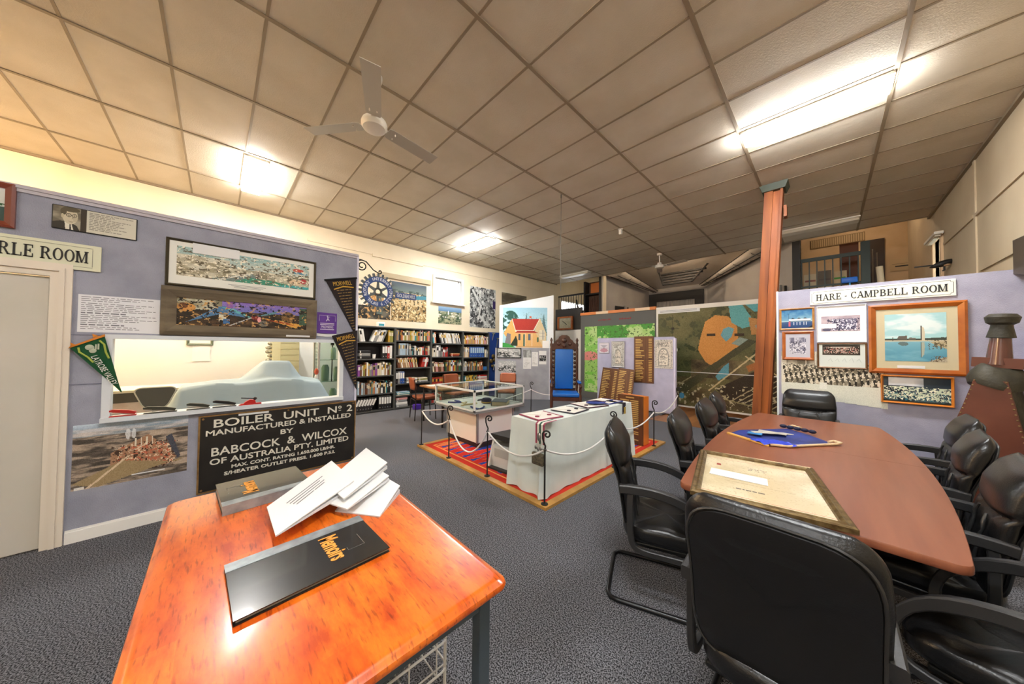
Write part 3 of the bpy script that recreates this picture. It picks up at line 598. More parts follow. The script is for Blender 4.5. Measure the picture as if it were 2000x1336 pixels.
t = thing('display_plinth', 'long cream display plinth with a dark band behind the hatch', 'plinth', (-6.35, -.2, 0))
MB().box(-.3, .3, -1.6, .9, 0, .78).build('body', mat('plinth_pink', 'DAC4B4', .7, col2='E8DCD0', sc=9), t); MB().box(-.31, .31, -1.6, .9, .78, .9).build('band', mat('plinth_dark', '5A564C', .7), t); MB().box(-.33, .33, -1.6, .9, .9, .93).build('top_rail', mat('plinth_cream', 'E9E1C4', .6), t)
p = Cv(30, 20, 'EDEAE0').text(.2, .8, .2, .8, 5, 'BDB9AE', 3)
framed('green framed notice on the white wall behind the hatch', 'framed notice', (-7.42, -.37, 1.5), RZ, .32, .26, .035, .03, mat('green_frame', '6C745E', .5), p)
flat('blank white sheet pinned under the green framed notice', 'paper', (-7.41, -.3, 1.23), RZ, .215, .28, Cv(8, 8, 'F4F3EE'), 'paper_sheet')
t = thing('shutter_unit', 'cream slatted shutter cabinet against the white wall behind the hatch', 'cabinet', (-7.2, .92, 0))
MB().box(-.18, .18, -.2, .21, 0, 1.6).build('body', mat('shutter_cream', 'CFC8A0', .6), t); b = MB(); [b.box(.18, .188, -.08, .2, .9+.11*k, .995+.11*k) for k in range(7)]; b.build('slats', mat('shutter_slat', 'BDB68C', .6), t)
b = MB(); [b.ball((.12, -.235+.02*math.sin(k*2), 1.02+.075*k), .05, 1, 1, .7, 8, 6) for k in range(8)]; tag(b.build('shell_string', mat('shell', 'B5B39C', .6, col2='5A584C', sc=30), loc=(-7.2, .92, 0)), 'string of grey shells hanging beside the shutter cabinet', 'ornament')
t = thing('glass_cabinet', 'tall glass showcase inside the display room at the hatch\'s right end', 'showcase', (-5.28, 1.25, 0))
mgl = glassmat('cabinet_glass', 'C6D8CE')
b = MB(); [b.box(x, x+.025, y, y+.025, 0, 1.9) for x in (-.15, .145) for y in (-.2, .195)]; b.build('frame', mat('cabinet_frame', 'C9C4BC', .4), t)
MB().quad((.16, -.19, .6), (.16, .21, .6), (.16, .21, 1.9), (.16, -.19, 1.9)).quad((-.14, -.19, .6), (.15, -.19, .6), (.15, -.19, 1.9), (-.14, -.19, 1.9)).build('pane', mgl, t)
for z in (.6, .98, 1.3, 1.6): MB().box(-.14, .15, -.18, .2, z, z+.008).build('shelf', mgl, t)
MB().cyl((.0, .02, .98), (.0, .02, 1.6), .008).box(-.02, .02, 0, .04, 1.52, 1.56).build('stand_rod', m_black, t)
for k, (x, z, r, h) in enumerate(((.05, .99, .05, .24), (-.05, .99, .045, .2), (.06, 1.31, .035, .18), (-.04, .61, .05, .25))):
    tag(MB().lathe([(r*.9, 0), (r, .02), (r, h*.8), (r*.6, h), (r*.58, h)], 14).build('glass_jar', mat('jar_grey', 'A9BDB4', .2), loc=(-5.28+x, 1.25+[-.08, .1, .02, .05][k], z), smooth=40), ['tall grey-green jar on the showcase middle shelf, nearer one', 'squat grey-green jar on the showcase middle shelf, farther one', 'small grey-green jar on the showcase upper shelf', 'grey-green jar on the showcase bottom shelf'][k], 'jar')
t = thing('figurine', 'small red and white figurine on the covered table\'s right end', 'figurine', (-4.75, .96, 1.075)); MB().lathe([(.022, 0), (.02, .03), (.012, .05)], 12).build('base', m_white, t, smooth=40); MB().lathe([(.012, .05), (.024, .07), (.026, .1), (.015, .125), (.004, .135)], 12).build('body', mat('figurine_red', 'D25A3A', .4), t, smooth=40)
# ---------------------------------------------------------------- bookcases along the left wall
rnd = random.Random(11)
m_case = mat('charcoal_steel', '4A4B48', .5); m_caseb = mat('bookcase_back', '2A2524', .7)
BX = -7.2; YS = [2.1, 3.07, 4.03, 5.03, 6.0]; CN = ['leftmost', 'second', 'third', 'fourth']
SHELF = [[.05, .43, .845, 1.235, 1.62], [.05, .50, .62+.0, 1.0, 1.31, 1.66], [.05, .47, .86, 1.26, 1.62], [.05, .47, .84, 1.23, 1.62]]
SHELF[1] = [.05, .33, .62, 1.0, 1.31, 1.67]
for k in range(4):
    t = thing('bookcase', ['dark steel bookcase nearest the partition corner', 'dark steel bookcase second from the partition', 'dark steel bookcase third from the partition', 'dark steel bookcase next to the blue tool board'][k], 'bookcase', (BX, YS[k], 0), pi/2, 'bookcases along the cream wall')
    w = YS[k+1]-YS[k]
    MB().box(0, .022, 0, .28, 0, 1.98).build('side_panel', m_case, t); MB().box(w-.022, w, 0, .28, 0, 1.98).build('side_panel', m_case, t)
    MB().box(.022, w-.022, .27, .28, 0, 1.98).build('back_panel', m_caseb, t)
    for z in SHELF[k]+[1.98]: MB().box(.022, w-.022, .004, .27, z-.028, z).build('shelf' if z < 1.9 else 'top_panel', m_case, t)
    MB().box(.022, w-.022, .03, .04, 0, .02).build('kickboard', m_case, t)
PAL = {'white': 'E6E4DE', 'cream': 'D9CCB0', 'red': 'A8281E', 'orange': 'C8703A', 'green': '2F5E40', 'blue': '2A55A0', 'black': '1E1C1C', 'grey': '8C8C8A', 'brown': '6E4028', 'yellow': 'C9A03A', 'teal': '2E8A92', 'pink': 'C9908A', 'purple': '8A4A96', 'tan': 'AE8A62', 'olive': '8C8A3E', 'pale blue': 'A9C0D0'}
ORD = ['first', 'second', 'third', 'fourth', 'fifth', 'sixth', 'seventh', 'eighth', 'ninth', 'tenth', 'eleventh', 'twelfth', 'thirteenth', 'fourteenth', 'fifteenth', 'sixteenth', 'seventeenth', 'eighteenth', 'nineteenth', 'twentieth']
def ordn(i): return ORD[i] if i < 20 else 'twenty-'+ORD[i-20]
SN = {5: ['bottom', 'fourth', 'middle', 'second', 'top'], 6: ['bottom', 'fifth', 'fourth', 'third', 'second', 'top']}
mesh_cache = {}
def bookmesh(kind):
    if kind in mesh_cache: return mesh_cache[kind]
    b = MB(); n = 5
    sp = [(.5+.5*math.sin(a)*1.0*1, -.03*math.cos(a)) for a in [R(-90+180*i/n) for i in range(n+1)]]
    b.prism(sp+[(1, 1), (0, 1)], 0, 1); b.k = 1
    if kind == 'book':
        b.box(.1, .9, -.034, 0, .55, .85)
    elif kind == 'file':
        b.box(.12, .88, -.036, 0, .42, .92); b.k = 2
        b.box(.35, .65, -.038, -.02, .12, .2)
    else: b.box(.15, .85, -.034, 0, .12, .2)
    b.k = 1; b.box(.12, .88, .05, 1.003, .985, 1.004)
    me = bpy.data.meshes.new('book')
    me.from_pydata(b.v, [], b.f); me.materials.append(None); me.materials.append(None); me.materials.append(None); me.polygons.foreach_set('material_index', b.m); me.update()
    mesh_cache[kind] = me; return me
def cloth(c): return mat('cover_'+c.replace(' ', '_'), PAL[c], .5)
def book(k, z, y, th, h, col, lab, kind='book', tilt=0, lie=False, dep=.19, name='book', band='white', grp=None, off=0):
    me = bookmesh(kind); o = bpy.data.objects.new(name, me); COL.objects.link(o)
    for i, m in enumerate((cloth(col), cloth(band), m_steel)): o.material_slots[i].link = 'OBJECT'; o.material_slots[i].material = m
    o.scale = (th, dep, h)
    if lie: o.rotation_euler = (0, R(90), pi/2); o.scale = (th, dep, h); o.location = (BX-.02-off, y, z+th)
    else:
        o.rotation_euler = (0, tilt, pi/2); o.location = (BX-.02-off, y, z)
    tag(o, lab, 'book' if name == 'book' else 'file', grp); return o
def row(k, s, y0, y1, spec, kind='book', hs=(.2, .3), ths=(.022, .047), tilt=0, start=0, word='book', cat='book', band=None):
    """spec = string of colours cycled at random or a list; upright or leaning row"""
    z = SHELF[k][s]; y = y0; i = start; sn = SN[len(SHELF[k])][s]; g = 'books on the %s shelf of the %s bookcase' % (sn, CN[k])
    while True:
        th = rnd.uniform(*ths); h = rnd.uniform(*hs); col = spec[(i-start) % len(spec)] if kind == 'file' else rnd.choice(spec)
        tl = tilt
        if tl < 0 and i == start: y += h*math.sin(-tl)
        ww = th/math.cos(tl)+.0015
        ex = h*math.sin(abs(tl))
        if y+ww+(ex if tl > 0 else 0) > y1: break
        yy = y
        # +tilt leans to the right (top towards +y)
        if tl > 0: o = book(k, z+.001, yy, th, h, col, None, kind, tl, band=band or rnd.choice(['cream', 'white', 'yellow', 'black', 'grey']), name=word); o.location.z = z+.001+th*math.sin(tl)
        elif tl < 0: o = book(k, z+.001, yy, th, h, col, None, kind, tl, band=band or rnd.choice(['cream', 'white', 'yellow', 'black']), name=word)
        else: o = book(k, z+.001, yy, th, h, col, None, kind, 0, band=band or rnd.choice(['cream', 'white', 'yellow', 'black', 'grey']), name=word)
        size = 'thin' if th < .026 else ('thick' if th > .042 else 'mid-sized')
        tag(o, '%s %s %s, %s from left, %s shelf of the %s bookcase' % (size, col, word.replace('_', ' '), ordn(i), sn, CN[k]), cat, g)
        y += ww; i += 1
    return y, i
def pile(k, s, y, n, h, cols, ths=(.02, .035), start=0, word='book', cat='book'):
    z = SHELF[k][s]+.001; sn = SN[len(SHELF[k])][s]
    for j in range(n):
        th = rnd.uniform(*ths); col = cols[j % len(cols)]
        o = book(k, z, y+rnd.uniform(0, .015), th, h*rnd.uniform(.92, 1), col, None, 'plain', 0, True, name=word, band='white')
        tag(o, '%s %s lying flat, %s from bottom of its pile, %s shelf, %s bookcase' % (col, word.replace('_', ' '), ordn(j), sn, CN[k]), cat, 'flat piles in the %s bookcase' % CN[k]); z += th+.0005
Y = YS
mixed = ['white', 'cream', 'red', 'orange', 'green', 'blue', 'black', 'grey', 'brown', 'yellow', 'teal', 'pink', 'tan', 'cream', 'white', 'olive']
a, b_, c_, d_ = [(YS[k]+.03, YS[k+1]-.03) for k in range(4)]
# leftmost case
y, i = row(0, 0, a[0]+.02, a[1]-.34, ['black'], 'file', (.3, .31), (.05, .055), .42, word='ring_binder', cat='file', band='white')
y, i = row(0, 0, a[1]-.33, a[1], ['black'], 'file', (.3, .31), (.055, .06), 0, i, 'ring_binder', 'file', 'white')
row(0, 1, a[0]+.12, a[1], ['orange', 'brown', 'white', 'grey', 'teal', 'yellow', 'tan', 'cream', 'pale blue', 'black'], hs=(.23, .31))
row(0, 2, a[0]+.12, a[1], ['cream', 'white', 'tan', 'grey', 'green', 'pink', 'olive', 'brown', 'purple', 'yellow'], hs=(.23, .31))
pile(0, 3, a[0]+.12, 3, .26, ['black', 'grey', 'black'], (.06, .065), word='box_file', cat='file')
y, i = row(0, 3, a[1]-.36, a[1]-.28, ['black'], 'file', (.28, .29), (.05, .051), .12, word='ring_binder', cat='file', band='white')
row(0, 3, a[1]-.27, a[1], ['black', 'black', 'red', 'white'], 'file', (.29, .31), (.055, .06), 0, i, 'ring_binder', 'file', 'white')
y, i = row(0, 4, a[0]+.12, a[0]+.3, ['white'], hs=(.27, .3), ths=(.03, .045), tilt=-.18)
row(0, 4, a[1]-.52, a[1]-.14, ['white', 'grey', 'white'], hs=(.27, .3), ths=(.028, .04), tilt=.38, start=i); row(0, 4, a[1]-.13, a[1], ['olive', 'red', 'yellow'], hs=(.26, .29), start=i+9)
# second
pile(1, 0, b_[0]+.01, 4, .3, ['grey', 'white', 'grey', 'pink'], (.05, .06), word='archive_box', cat='box'); pile(1, 1, b_[0]+.02, 5, .33, ['cream', 'teal', 'white', 'teal', 'pale blue'], (.015, .025))
row(1, 2, b_[0], b_[0]+.24, ['black', 'grey', 'blue', 'blue'], 'file', (.28, .29), (.05, .055), 0, word='ring_binder', cat='file', band='white')
pile(1, 2, b_[0]+.27, 5, .28, ['white', 'cream', 'grey', 'white', 'cream'], (.02, .03)); pile(1, 2, b_[0]+.58, 4, .27, ['grey', 'white', 'olive', 'cream'], (.02, .035))
y, i = row(1, 3, b_[0], b_[0]+.6, ['cream', 'white', 'grey', 'red', 'tan', 'brown'], hs=(.22, .26), ths=(.02, .035), tilt=-.2); row(1, 3, b_[1]-.24, b_[1], ['brown', 'red', 'white', 'red'], hs=(.22, .26), tilt=.22, start=i)
y, i = row(1, 4, b_[0]+.06, b_[0]+.32, ['grey', 'pale blue'], hs=(.285, .29), ths=(.03, .04)); row(1, 4, y+.02, b_[1], ['white', 'black', 'red', 'teal', 'cream', 'grey'], hs=(.17, .27), start=i)
row(1, 5, b_[0], b_[1], mixed, hs=(.22, .27))
# third
row(2, 0, c_[0], c_[0]+.35, ['red', 'white', 'grey'], hs=(.2, .27)); y, i = row(2, 1, c_[0]+.01, c_[0]+.33, ['red'], hs=(.235, .24), ths=(.05, .055)); row(2, 1, c_[0]+.36, c_[1], ['olive', 'cream', 'tan', 'grey'], hs=(.24, .29), start=i)
y, i = row(2, 2, c_[0], c_[0]+.4, ['cream', 'tan', 'brown', 'pink'], hs=(.23, .28), tilt=-.12); row(2, 2, y+.03, c_[1], ['red', 'teal', 'green', 'white', 'brown', 'yellow', 'pale blue', 'blue', 'black'], hs=(.23, .3), start=i)
y, i = row(2, 3, c_[0], c_[0]+.12, ['white', 'cream'], hs=(.2, .24)); y, i = row(2, 3, c_[0]+.13, c_[0]+.26, ['grey', 'white'], hs=(.3, .31), ths=(.06, .062), start=i); y, i = row(2, 3, c_[0]+.28, c_[0]+.52, ['grey', 'black', 'blue', 'red'], hs=(.2, .26), ths=(.03, .045), start=i); pile(2, 3, c_[0]+.56, 4, .3, ['brown', 'red', 'orange', 'tan'], (.018, .028))
y, i = row(2, 4, c_[0], c_[0]+.14, ['teal', 'white', 'orange'], hs=(.27, .29), tilt=-.08); row(2, 4, c_[0]+.18, c_[1]-.02, ['white', 'white', 'grey', 'black', 'cream'], hs=(.27, .29), ths=(.022, .04), tilt=-.25, start=i)
# fourth
y, i = row(3, 1, d_[0]+.05, d_[1]-.4, ['teal', 'yellow', 'olive', 'yellow'], hs=(.2, .24)); pile(3, 1, d_[1]-.38, 6, .34, ['white', 'red', 'cream', 'pink', 'white', 'red'], (.028, .042))
y, i = row(3, 2, d_[0], d_[0]+.25, ['white', 'black', 'brown', 'grey'], hs=(.2, .3)); row(3, 2, d_[0]+.28, d_[1]-.2, ['orange', 'brown', 'tan', 'green', 'black', 'teal'], hs=(.2, .28), start=i)
y, i = row(3, 3, d_[0], d_[0]+.22, ['cream', 'white', 'red', 'tan'], hs=(.25, .31)); y, i = row(3, 3, d_[0]+.23, d_[0]+.78, ['blue'], 'file', (.3, .305), (.07, .075), 0, i, 'ring_binder', 'file', 'pale blue'); row(3, 3, d_[0]+.79, d_[1], ['tan', 'cream', 'grey'], hs=(.2, .25), start=i)
row(3, 4, d_[0], d_[1], ['orange', 'white', 'red', 'tan', 'cream', 'yellow', 'pink'], hs=(.2, .27))
t = tag(MB().lathe([(.03, 0), (.038, .09), (.042, .092), (.042, .1), (.03, .1)], 16).build('mug', m_white, loc=(BX-.06, a[1]-.44, SHELF[0][3]), smooth=40), 'white mug standing beside ring binders in the leftmost bookcase', 'mug')
MB().tube([(.04, 0, .08), (.065, 0, .075), (.065, 0, .035), (.036, 0, .03)], .006, 6).build('handle', m_white, t)
t = thing('radio_clock', 'small white and blue gadget on top of the leftmost bookcase', 'gadget', (BX-.12, 2.76, 1.98)); MB().box(-.05, .05, -.09, .09, 0, .11, .015).build('body', m_white, t, smooth=40); MB().box(.05, .053, -.06, .06, .02, .07).build('screen', mat('teal_screen', '3F9FB0', .3), t)
tag(MB().box(-.05, .05, 0, .14, 0, .1, .008).build('card_box', mat('blue_card', '3A7AB8', .5), loc=(BX-.09, d_[1]-.17, SHELF[3][2]+.0)), 'small blue box at the right end of the fourth bookcase', 'box')
tag(MB().box(-.07, .07, -.06, .1, 0, .12, .01).build('gift_bag', mat('violet_foil', '4A2A9A', .3), loc=(BX+.25, 3.5, 0)), 'violet shiny bag on the floor under the brown chair', 'bag')
# ---------------------------------------------------------------- wall above the bookcases
m_matt = printmat('print')
p = Cv(70, 40, '3B3A34').nz(5, 4, 2, '2A2A26', '6B665A').rect(.0, .35, .5, 1, 'E7E2D4').rect(.55, .75, .2, .9, '5A6A66').ell(.5, .6, .12, .3, 'A8743A').spk(12, 10, 4, 'C9A06A', .62).rect(.78, 1, .55, 1, 'E4E0D2')
flat('dark machinery photograph on the cream wall behind the gear sign', 'poster', (-7.495, 2.31, 2.17), RZ, .74, .62, p)
def land(seed, sky, a, b, hi):
    p = Cv(70, 84, a).nz(6, 8, seed, a, b, .35, .65).spk(14, 16, seed+3, hi, .58).spk(16, 12, seed+5, '3E3A2C', .62); p.grad(0, 1, .74, 1, *sky).spk(8, 14, seed, '3C4A44', .55, (0, 1, .7, .8)); return p
p = land(4, ('6E7C74', '4A5560'), 'B59A6C', '8C6E44', 'E2CFA2').poly([(.2, .55), (1, .62), (1, .72), (.3, .66)], '3E7C8C')
for k in range(5): p.poly([(.3+.12*k, .4), (.38+.12*k, .42), (.36+.12*k, .6), (.3+.12*k, .58)], 'C9B48C')
flat('colour photograph poster of a quarry dam right of the gear sign', 'poster', (-7.495, 3.07, 2.17), RZ, .95, .98, p)
tag(MB().box(-.05, .0, 0, 1.38, 0, .12).build('blind_box', mat('blind_cream', 'B9A98A', .7), loc=(-7.45, 2.75, 3.2)), 'rolled cream blind box over the quarry poster', 'blind')
p = Cv(60, 40, '6C7C5C').nz(6, 5, 7, '4E6048', 'A8A484').grad(0, 1, .72, 1, '5A7C9C', '8FB0D0').spk(12, 10, 3, 'D9D4C8', .58, (0, 1, .35, .68)).spk(16, 10, 8, '2F4430', .58, (0, 1, 0, .4)).rect(.4, .43, .55, .78, 'E6E6E6')
flat('small landscape poster directly under the daylight window', 'poster', (-7.495, 4.39, 2.18), RZ, .77, .48, p)
p = Cv(70, 84, '7A7C7A').nz(6, 7, 3, '4A4C4C', 'B8BAB6', .35, .65).spk(11, 13, 6, 'D6D6D2', .62).spk(13, 11, 9, '2A2A2C', .6).line([(.1, .9), (.4, .55), (.35, .3), (.7, .05)], .03, 'C4C6C2').rect(.88, 1, .5, .7, '3A2C5A')
flat('black and white aerial poster right of the daylight window', 'poster', (-7.495, 5.46, 2.14), RZ, 1.02, 1.25, p)
flat('brown picture partly hidden behind the house mural', 'poster', (-7.495, 6.75, 2.95), RZ, 1.2, .42, Cv(20, 8, '6E6450').nz(3, 3, 3, '5A5244', '8A7E66'))
# blue tool board
t = thing('tool_board', 'narrow blue board hung with tools at the bookcases\' right end', 'board', (-7.3, 6.03, 0), pi/2)
MB().box(0, .5, 0, .03, .02, 2.0).build('panel', mat('tool_blue', '143C8C', .5), t)
for (x, z, l, m) in ((.15, 1.75, .2, m_steel), (.33, 1.55, .25, m_steel), (.2, .82, .14, m_white)): MB().tube([(x, -.02, z), (x+.04, -.02, z+l)], .014, 6).box(x, x+.1, -.035, -.005, z+l, z+l+.03).build('hand_tool', m, t)
b = MB(); [b.ball((.17+.12*math.sin(k*1.3), -.05, 1.25-.05*k), .07, 1, .7, 1, 8, 6) for k in range(4)]; b.ball((.15, -.04, .95), .05).build('brass_fitting', mat('old_brass', '6E5A34', .5, .6), t)
# ---------------------------------------------------------------- rotary gear sign on its bracket
m_gear = mat('gear_steel', '5C6264', .45, .5); m_gblue = mat('sign_blue', '34508F', .5); m_iron = mat('wrought_iron', '24221F', .5, .3)
t = thing('gear_sign', 'blue gear wheel sign lettered ROTARY INTERNATIONAL on a scrolled bracket', 'sign', (-4.02, 1.472, 2.213), pi/2)
b = MB(); n = 24; ro, ri = .195, .128
b.prism([(ro*math.cos(2*pi*i/48), ro*math.sin(2*pi*i/48)) for i in range(48)]+[(ri*math.cos(2*pi*i/48), ri*math.sin(2*pi*i/48)) for i in range(48, -1, -1)]+[(ro, 0)], -.012, .012, 'y') if 0 else None
for i in range(48):
    p, q = 2*pi*i/48, 2*pi*(i+1)/48
    b.prism([(ri*math.cos(p), ri*math.sin(p)), (ro*math.cos(p), ro*math.sin(p)), (ro*math.cos(q), ro*math.sin(q)), (ri*math.cos(q), ri*math.sin(q))], -.012, .012, 'y')
b.build('rim', m_gblue, t)
b = MB()
for i in range(n):
    b.T = Matrix.Rotation(2*pi*i/n, 4, 'Y'); b.prism([(.19, -.014), (.235, -.011), (.235, .011), (.19, .014)], -.015, .015, 'y')
b.build('gear_teeth', m_gear, t)
b = MB()
for i in range(6):
    b.T = Matrix.Rotation(2*pi*i/6+pi/6, 4, 'Y'); b.prism([(.03, -.02), (.13, -.012), (.13, .012), (.03, .02)], -.008, .008, 'y')
b.T = Matrix(); b.tube([(.042*math.cos(k*pi/8), 0, .042*math.sin(k*pi/8)) for k in range(16)], .014, 6, True); b.build('spokes', m_gear, t)
m_sl = mat('sign_letter', 'D6DCE8', .5)
def arc(txt, rad, a0, a1, flip=False):
    for i, ch_ in enumerate(txt):
        if ch_ == ' ': continue
        a = a0+(a1-a0)*i/(len(txt)-1); x, z = rad*math.cos(a), rad*math.sin(a)
        letters('lettering', ch_, .052, m_sl, t, (x, -.0135, z), (pi/2, -(a-pi/2) if not flip else -(a+pi/2), 0), al='CENTER', bold=.0015)
arc('ROTARY INTERNATIONAL', .146, R(200), R(-30)); arc('THURS 6.15', .178, R(225), R(318), True)
b = MB().box(.23, .52, -.012, .012, -.05, .025).build('name_bar', m_gblue, t)
letters('lettering', 'GOLDEN MILL', .06, m_sl, t, (.375, -.0145, -.036), width=.26, height=.05, bold=.0015)
def spiral(cx, cz, r0, r1, a0, a1, n=26): return [(cx+(r0+(r1-r0)*i/n)*math.cos(a0+(a1-a0)*i/n), 0, cz+(r0+(r1-r0)*i/n)*math.sin(a0+(a1-a0)*i/n)) for i in range(n+1)]
b = MB(); b.tube([(-.2+x, 0, .3+z) for x, _, z in spiral(0, 0, .02, .07, R(300), R(-270), 34)]+[(-.15, 0, .36), (-.06, 0, .27), (.0, 0, .243)]+spiral(.02, .262, .028, .008, R(225), R(560), 18), .0075, 8).cyl((0, 0, .243), (0, 0, .2), .008).tube([(-.255, 0, .36), (-.23, 0, .372), (-.2, 0, .37)], .0075)
b.build('bracket', m_iron, t, smooth=40)
tag(MB().tube([(0, 0, 0), (-1.35, -.63, .62)], .006, 6).build('support_wire', m_iron, loc=(-5.2, 1.62, 2.88)), 'thin wire holding the gear sign bracket to the cream wall', 'wire') if 0 else None
# ---------------------------------------------------------------- reading table and brown chairs
m_vinyl = mat('brown_vinyl', '96502E', .4); m_tube_d = mat('dark_tube', '2A2423', .4, .3); m_veneer = mat('oak_veneer', 'A8794A', .45, col2='8E6238', sc=4, stretch=(1, .1, 1))
t = thing('reading_table', 'brown veneered reading table in front of the bookcases', 'table', (-5.4, 3.75, 0))
MB().box(-.42, .42, -.75, .75, .7, .73, .004).build('tabletop', m_veneer, t); MB().box(-.36, .36, -.68, .68, .65, .7).build('apron', m_tube_d, t)
for sx in (-.36, .36):
    for sy in (-.68, .68): MB().cyl((sx, sy, 0), (sx, sy, .66), .018).build('leg', m_tube_d, t, smooth=40)
def vchair(loc, rz, label):
    t = thing('brown_chair', label, 'chair', loc, rz, 'brown vinyl chairs by the reading table')
    MB().box(-.21, .21, -.2, .22, .42, .48, .02).build('seat', m_vinyl, t, smooth=50)
    MB().grid(lambda u, v: ((u-.5)*.42*(1-.12*(abs(v-.5)*2)**4), -.245-.04*v+.03*(1-(2*u-1)**2)*-1, .62+.25*v), 8, 6).build('backrest', m_vinyl, t, smooth=60).modifiers.new('pad', 'SOLIDIFY').thickness = .035
    for s in (-1, 1):
        MB().tube([(.2*s, -.24, 0), (.2*s, -.22, .45), (.2*s, -.255, .84)], .011).build('leg', m_tube_d, t, smooth=40); MB().tube([(.2*s, .2, 0), (.2*s, .18, .43)], .011).build('leg', m_tube_d, t, smooth=40)
    b = MB(); [b.cyl((.2*s, -.22, .41), (.2*s, .18, .41), .01) for s in (-1, 1)]; b.cyl((-.2, .18, .41), (.2, .18, .41), .01).cyl((-.2, -.22, .41), (.2, -.22, .41), .01).build('seat_frame', m_tube_d, t)
    return t
v0 = vchair((-6.0, 3.2, 0), R(-12), 'brown vinyl chair at the near end of the reading table')
dup(v0, (-6.07, 4.08, 0), R(-90), 'brown vinyl chair behind the reading table against the bookcases'); dup(v0, (-5.55, 5.2, 0), R(-140), 'brown vinyl chair at the far end near the grey pinboard')
r = random.Random(3)
for k, (x, y, a, c, lb) in enumerate(((-5.55, 3.2, .2, 'E9E6E0', 'pale loose papers on the reading table near end'), (-5.6, 3.75, -.3, 'E4E2E8', 'white magazine at the reading table middle'), (-5.35, 4.25, .4, 'D9D4C8', 'cream booklet near the reading table far end'))):
    o = tag(MB().box(-.1, .1, -.14, .14, 0, .008).build('magazine', mat('mag_%d' % k, c, .5), loc=(x, y, .7305), rz=a), lb, 'magazine')
# ---------------------------------------------------------------- house mural and grey pinboard
p = Cv(110, 120, 'A9D3E0').grad(0, 1, .4, 1, 'BFE0E4', '9CCBE0')
for cx, w, h in ((.53, .07, .88), (.64, .06, .78), (.76, .05, .76), (.84, .05, .74), (.92, .08, .85), (.7, .05, .7)): p.poly([(cx-w, .3), (cx+w, .3), (cx, h)], '5B7F86').spk(30, 30, int(cx*50), '7FA0A4', .6, (cx-w, cx+w, .3, h), .5)
p.put((np.hypot((p.u-.17)/.2, (p.v-.62)/.3) < 1) & (fbm(p.u, p.v, 16, 18, 3, 3) > .5), '2E5A50')
p.poly([(.02, .35), (.2, .7), (.25, .55), (.3, .42), (.3, .05), (.22, .05)], 'E2AE66').poly([(.05, .1), (.18, .05), (.18, .34), (.1, .36)], '7C7A80').rect(.3, .95, .03, .42, 'E0B272').poly([(.9, .03), (.98, .03), (.98, .36), (.83, .75), (.72, .42)], 'D8C49A').poly([(.2, .72), (.83, .72), (.68, .43), (.28, .43)], 'B23A30').poly([(.2, .72), (.215, .72), (.3, .41), (.28, .41)], 'F0E0C8').poly([(.82, .72), (.84, .72), (.7, .41), (.68, .41)], 'F0E0C8')
p.rect(.28, .69, .395, .43, 'F2E6D4').poly([(.28, .37), (.8, .37), (.7, .42), (.33, .42)], 'A8352E').rect(.6, .65, .73, .78, 'C86A4A').rect(.35, .4, .18, .34, '49525C').rect(.46, .5, .03, .33, '2F5E50').rect(.5, .51, .03, .36, 'F2E6D4').rect(.57, .63, .18, .34, '5C6878').rect(.65, .665, .03, .36, 'F2E6D4').rect(.77, .81, .14, .26, '4A6A50').rect(.83, .95, .2, .44, 'DDD6C0')
for q in (.86, .89, .92): p.rect(q, q+.006, .2, .44, '8A8A88')
for q in (.28, .36): p.rect(.83, .95, q, q+.008, '8A8A88')
p.poly([(.16, .04), (.24, .18), (.3, .3), (.34, .16), (.34, .04)], '2E3A2A').poly([(0, 0), (0, .12), (.12, .1), (.3, .0)], '3F9A48').rect(.3, 1, 0, .03, 'C9A070').jit(5)
ang = R(46)
t = thing('mural_board', 'slant-topped board painted with a red roofed yellow house', 'mural', (-6.81, 6.05, 0), ang)
MB().prism([(0, 0), (1.62, 0), (1.62, 3.11), (0, 2.78)], 0, .035, 'y').build('board', mat('board_white', 'EDF2F4', .6), t)
p.mesh('painting', 1.33, 1.2, t, printmat('print'), (.1, -.003, 1.53), mask=lambda u, v: v < 1)
t = thing('pinboard', 'low grey pinboard standing before the house mural', 'board', (-6.85, 5.93, 0), ang)
MB().box(0, 1.6, 0, .04, 0, 1.52).build('panel', mat('pin_grey', 'A4A5AC', .9, col2='97989F', sc=4), t); MB().box(1.6, 1.68, 0, .04, 0, 1.52).build('side_batten', mat('pin_edge', 'C6C6CC', .6), t)
def cu(w): 
    th = pi/4; return (-6.85+w*math.cos(ang)+.004*math.sin(ang), 5.93+w*math.sin(ang)-.004*math.cos(ang))
bw_ = lambda s: Cv(40, 24, '6E7070').nz(5, 4, s, '3E4040', 'B8BAB8').rect(0, 1, .6, 1, 'A9ACAA').spk(12, 10, s+2, 'D6D6D4', .62)
x, y = cu(.05); framed('black framed wide photograph, top of the grey pinboard', 'framed photo', (x, y, 1.22), ang, .72, .3, .02, .025, m_black, bw_(3))
x, y = cu(.1); flat('mounted photograph pair under the black framed one', 'photo', (x, y, .8), ang, .52, .33, bw_(8).rect(.48, .51, 0, 1, 'C9CACC'))
x, y = cu(.83); flat('grey print with text on the pinboard, left of two pages', 'photo', (x, y, .9), ang, .24, .56, Cv(24, 50, 'D9DAD8').nz(4, 6, 4, '7A7C7A', 'B4B6B4', box=(0, 1, .6, 1)).text(.1, .9, .05, .55, 8, 'B9BAB8'))
x, y = cu(1.09); flat('plain typed page in the middle of the grey pinboard', 'paper', (x, y, .98), ang, .18, .42, Cv(12, 24, 'E0E0DE').text(.1, .9, .1, .9, 9, 'C2C2C0'))
x, y = cu(1.3); flat('dark group print with white border right of the typed page', 'photo', (x, y, 1.04), ang, .22, .4, Cv(24, 44, 'E4E4E2').rect(.05, .95, .22, .66, '1E1E20').spk(12, 16, 3, 'C9C9C9', .6, (.08, .92, .25, .62)))
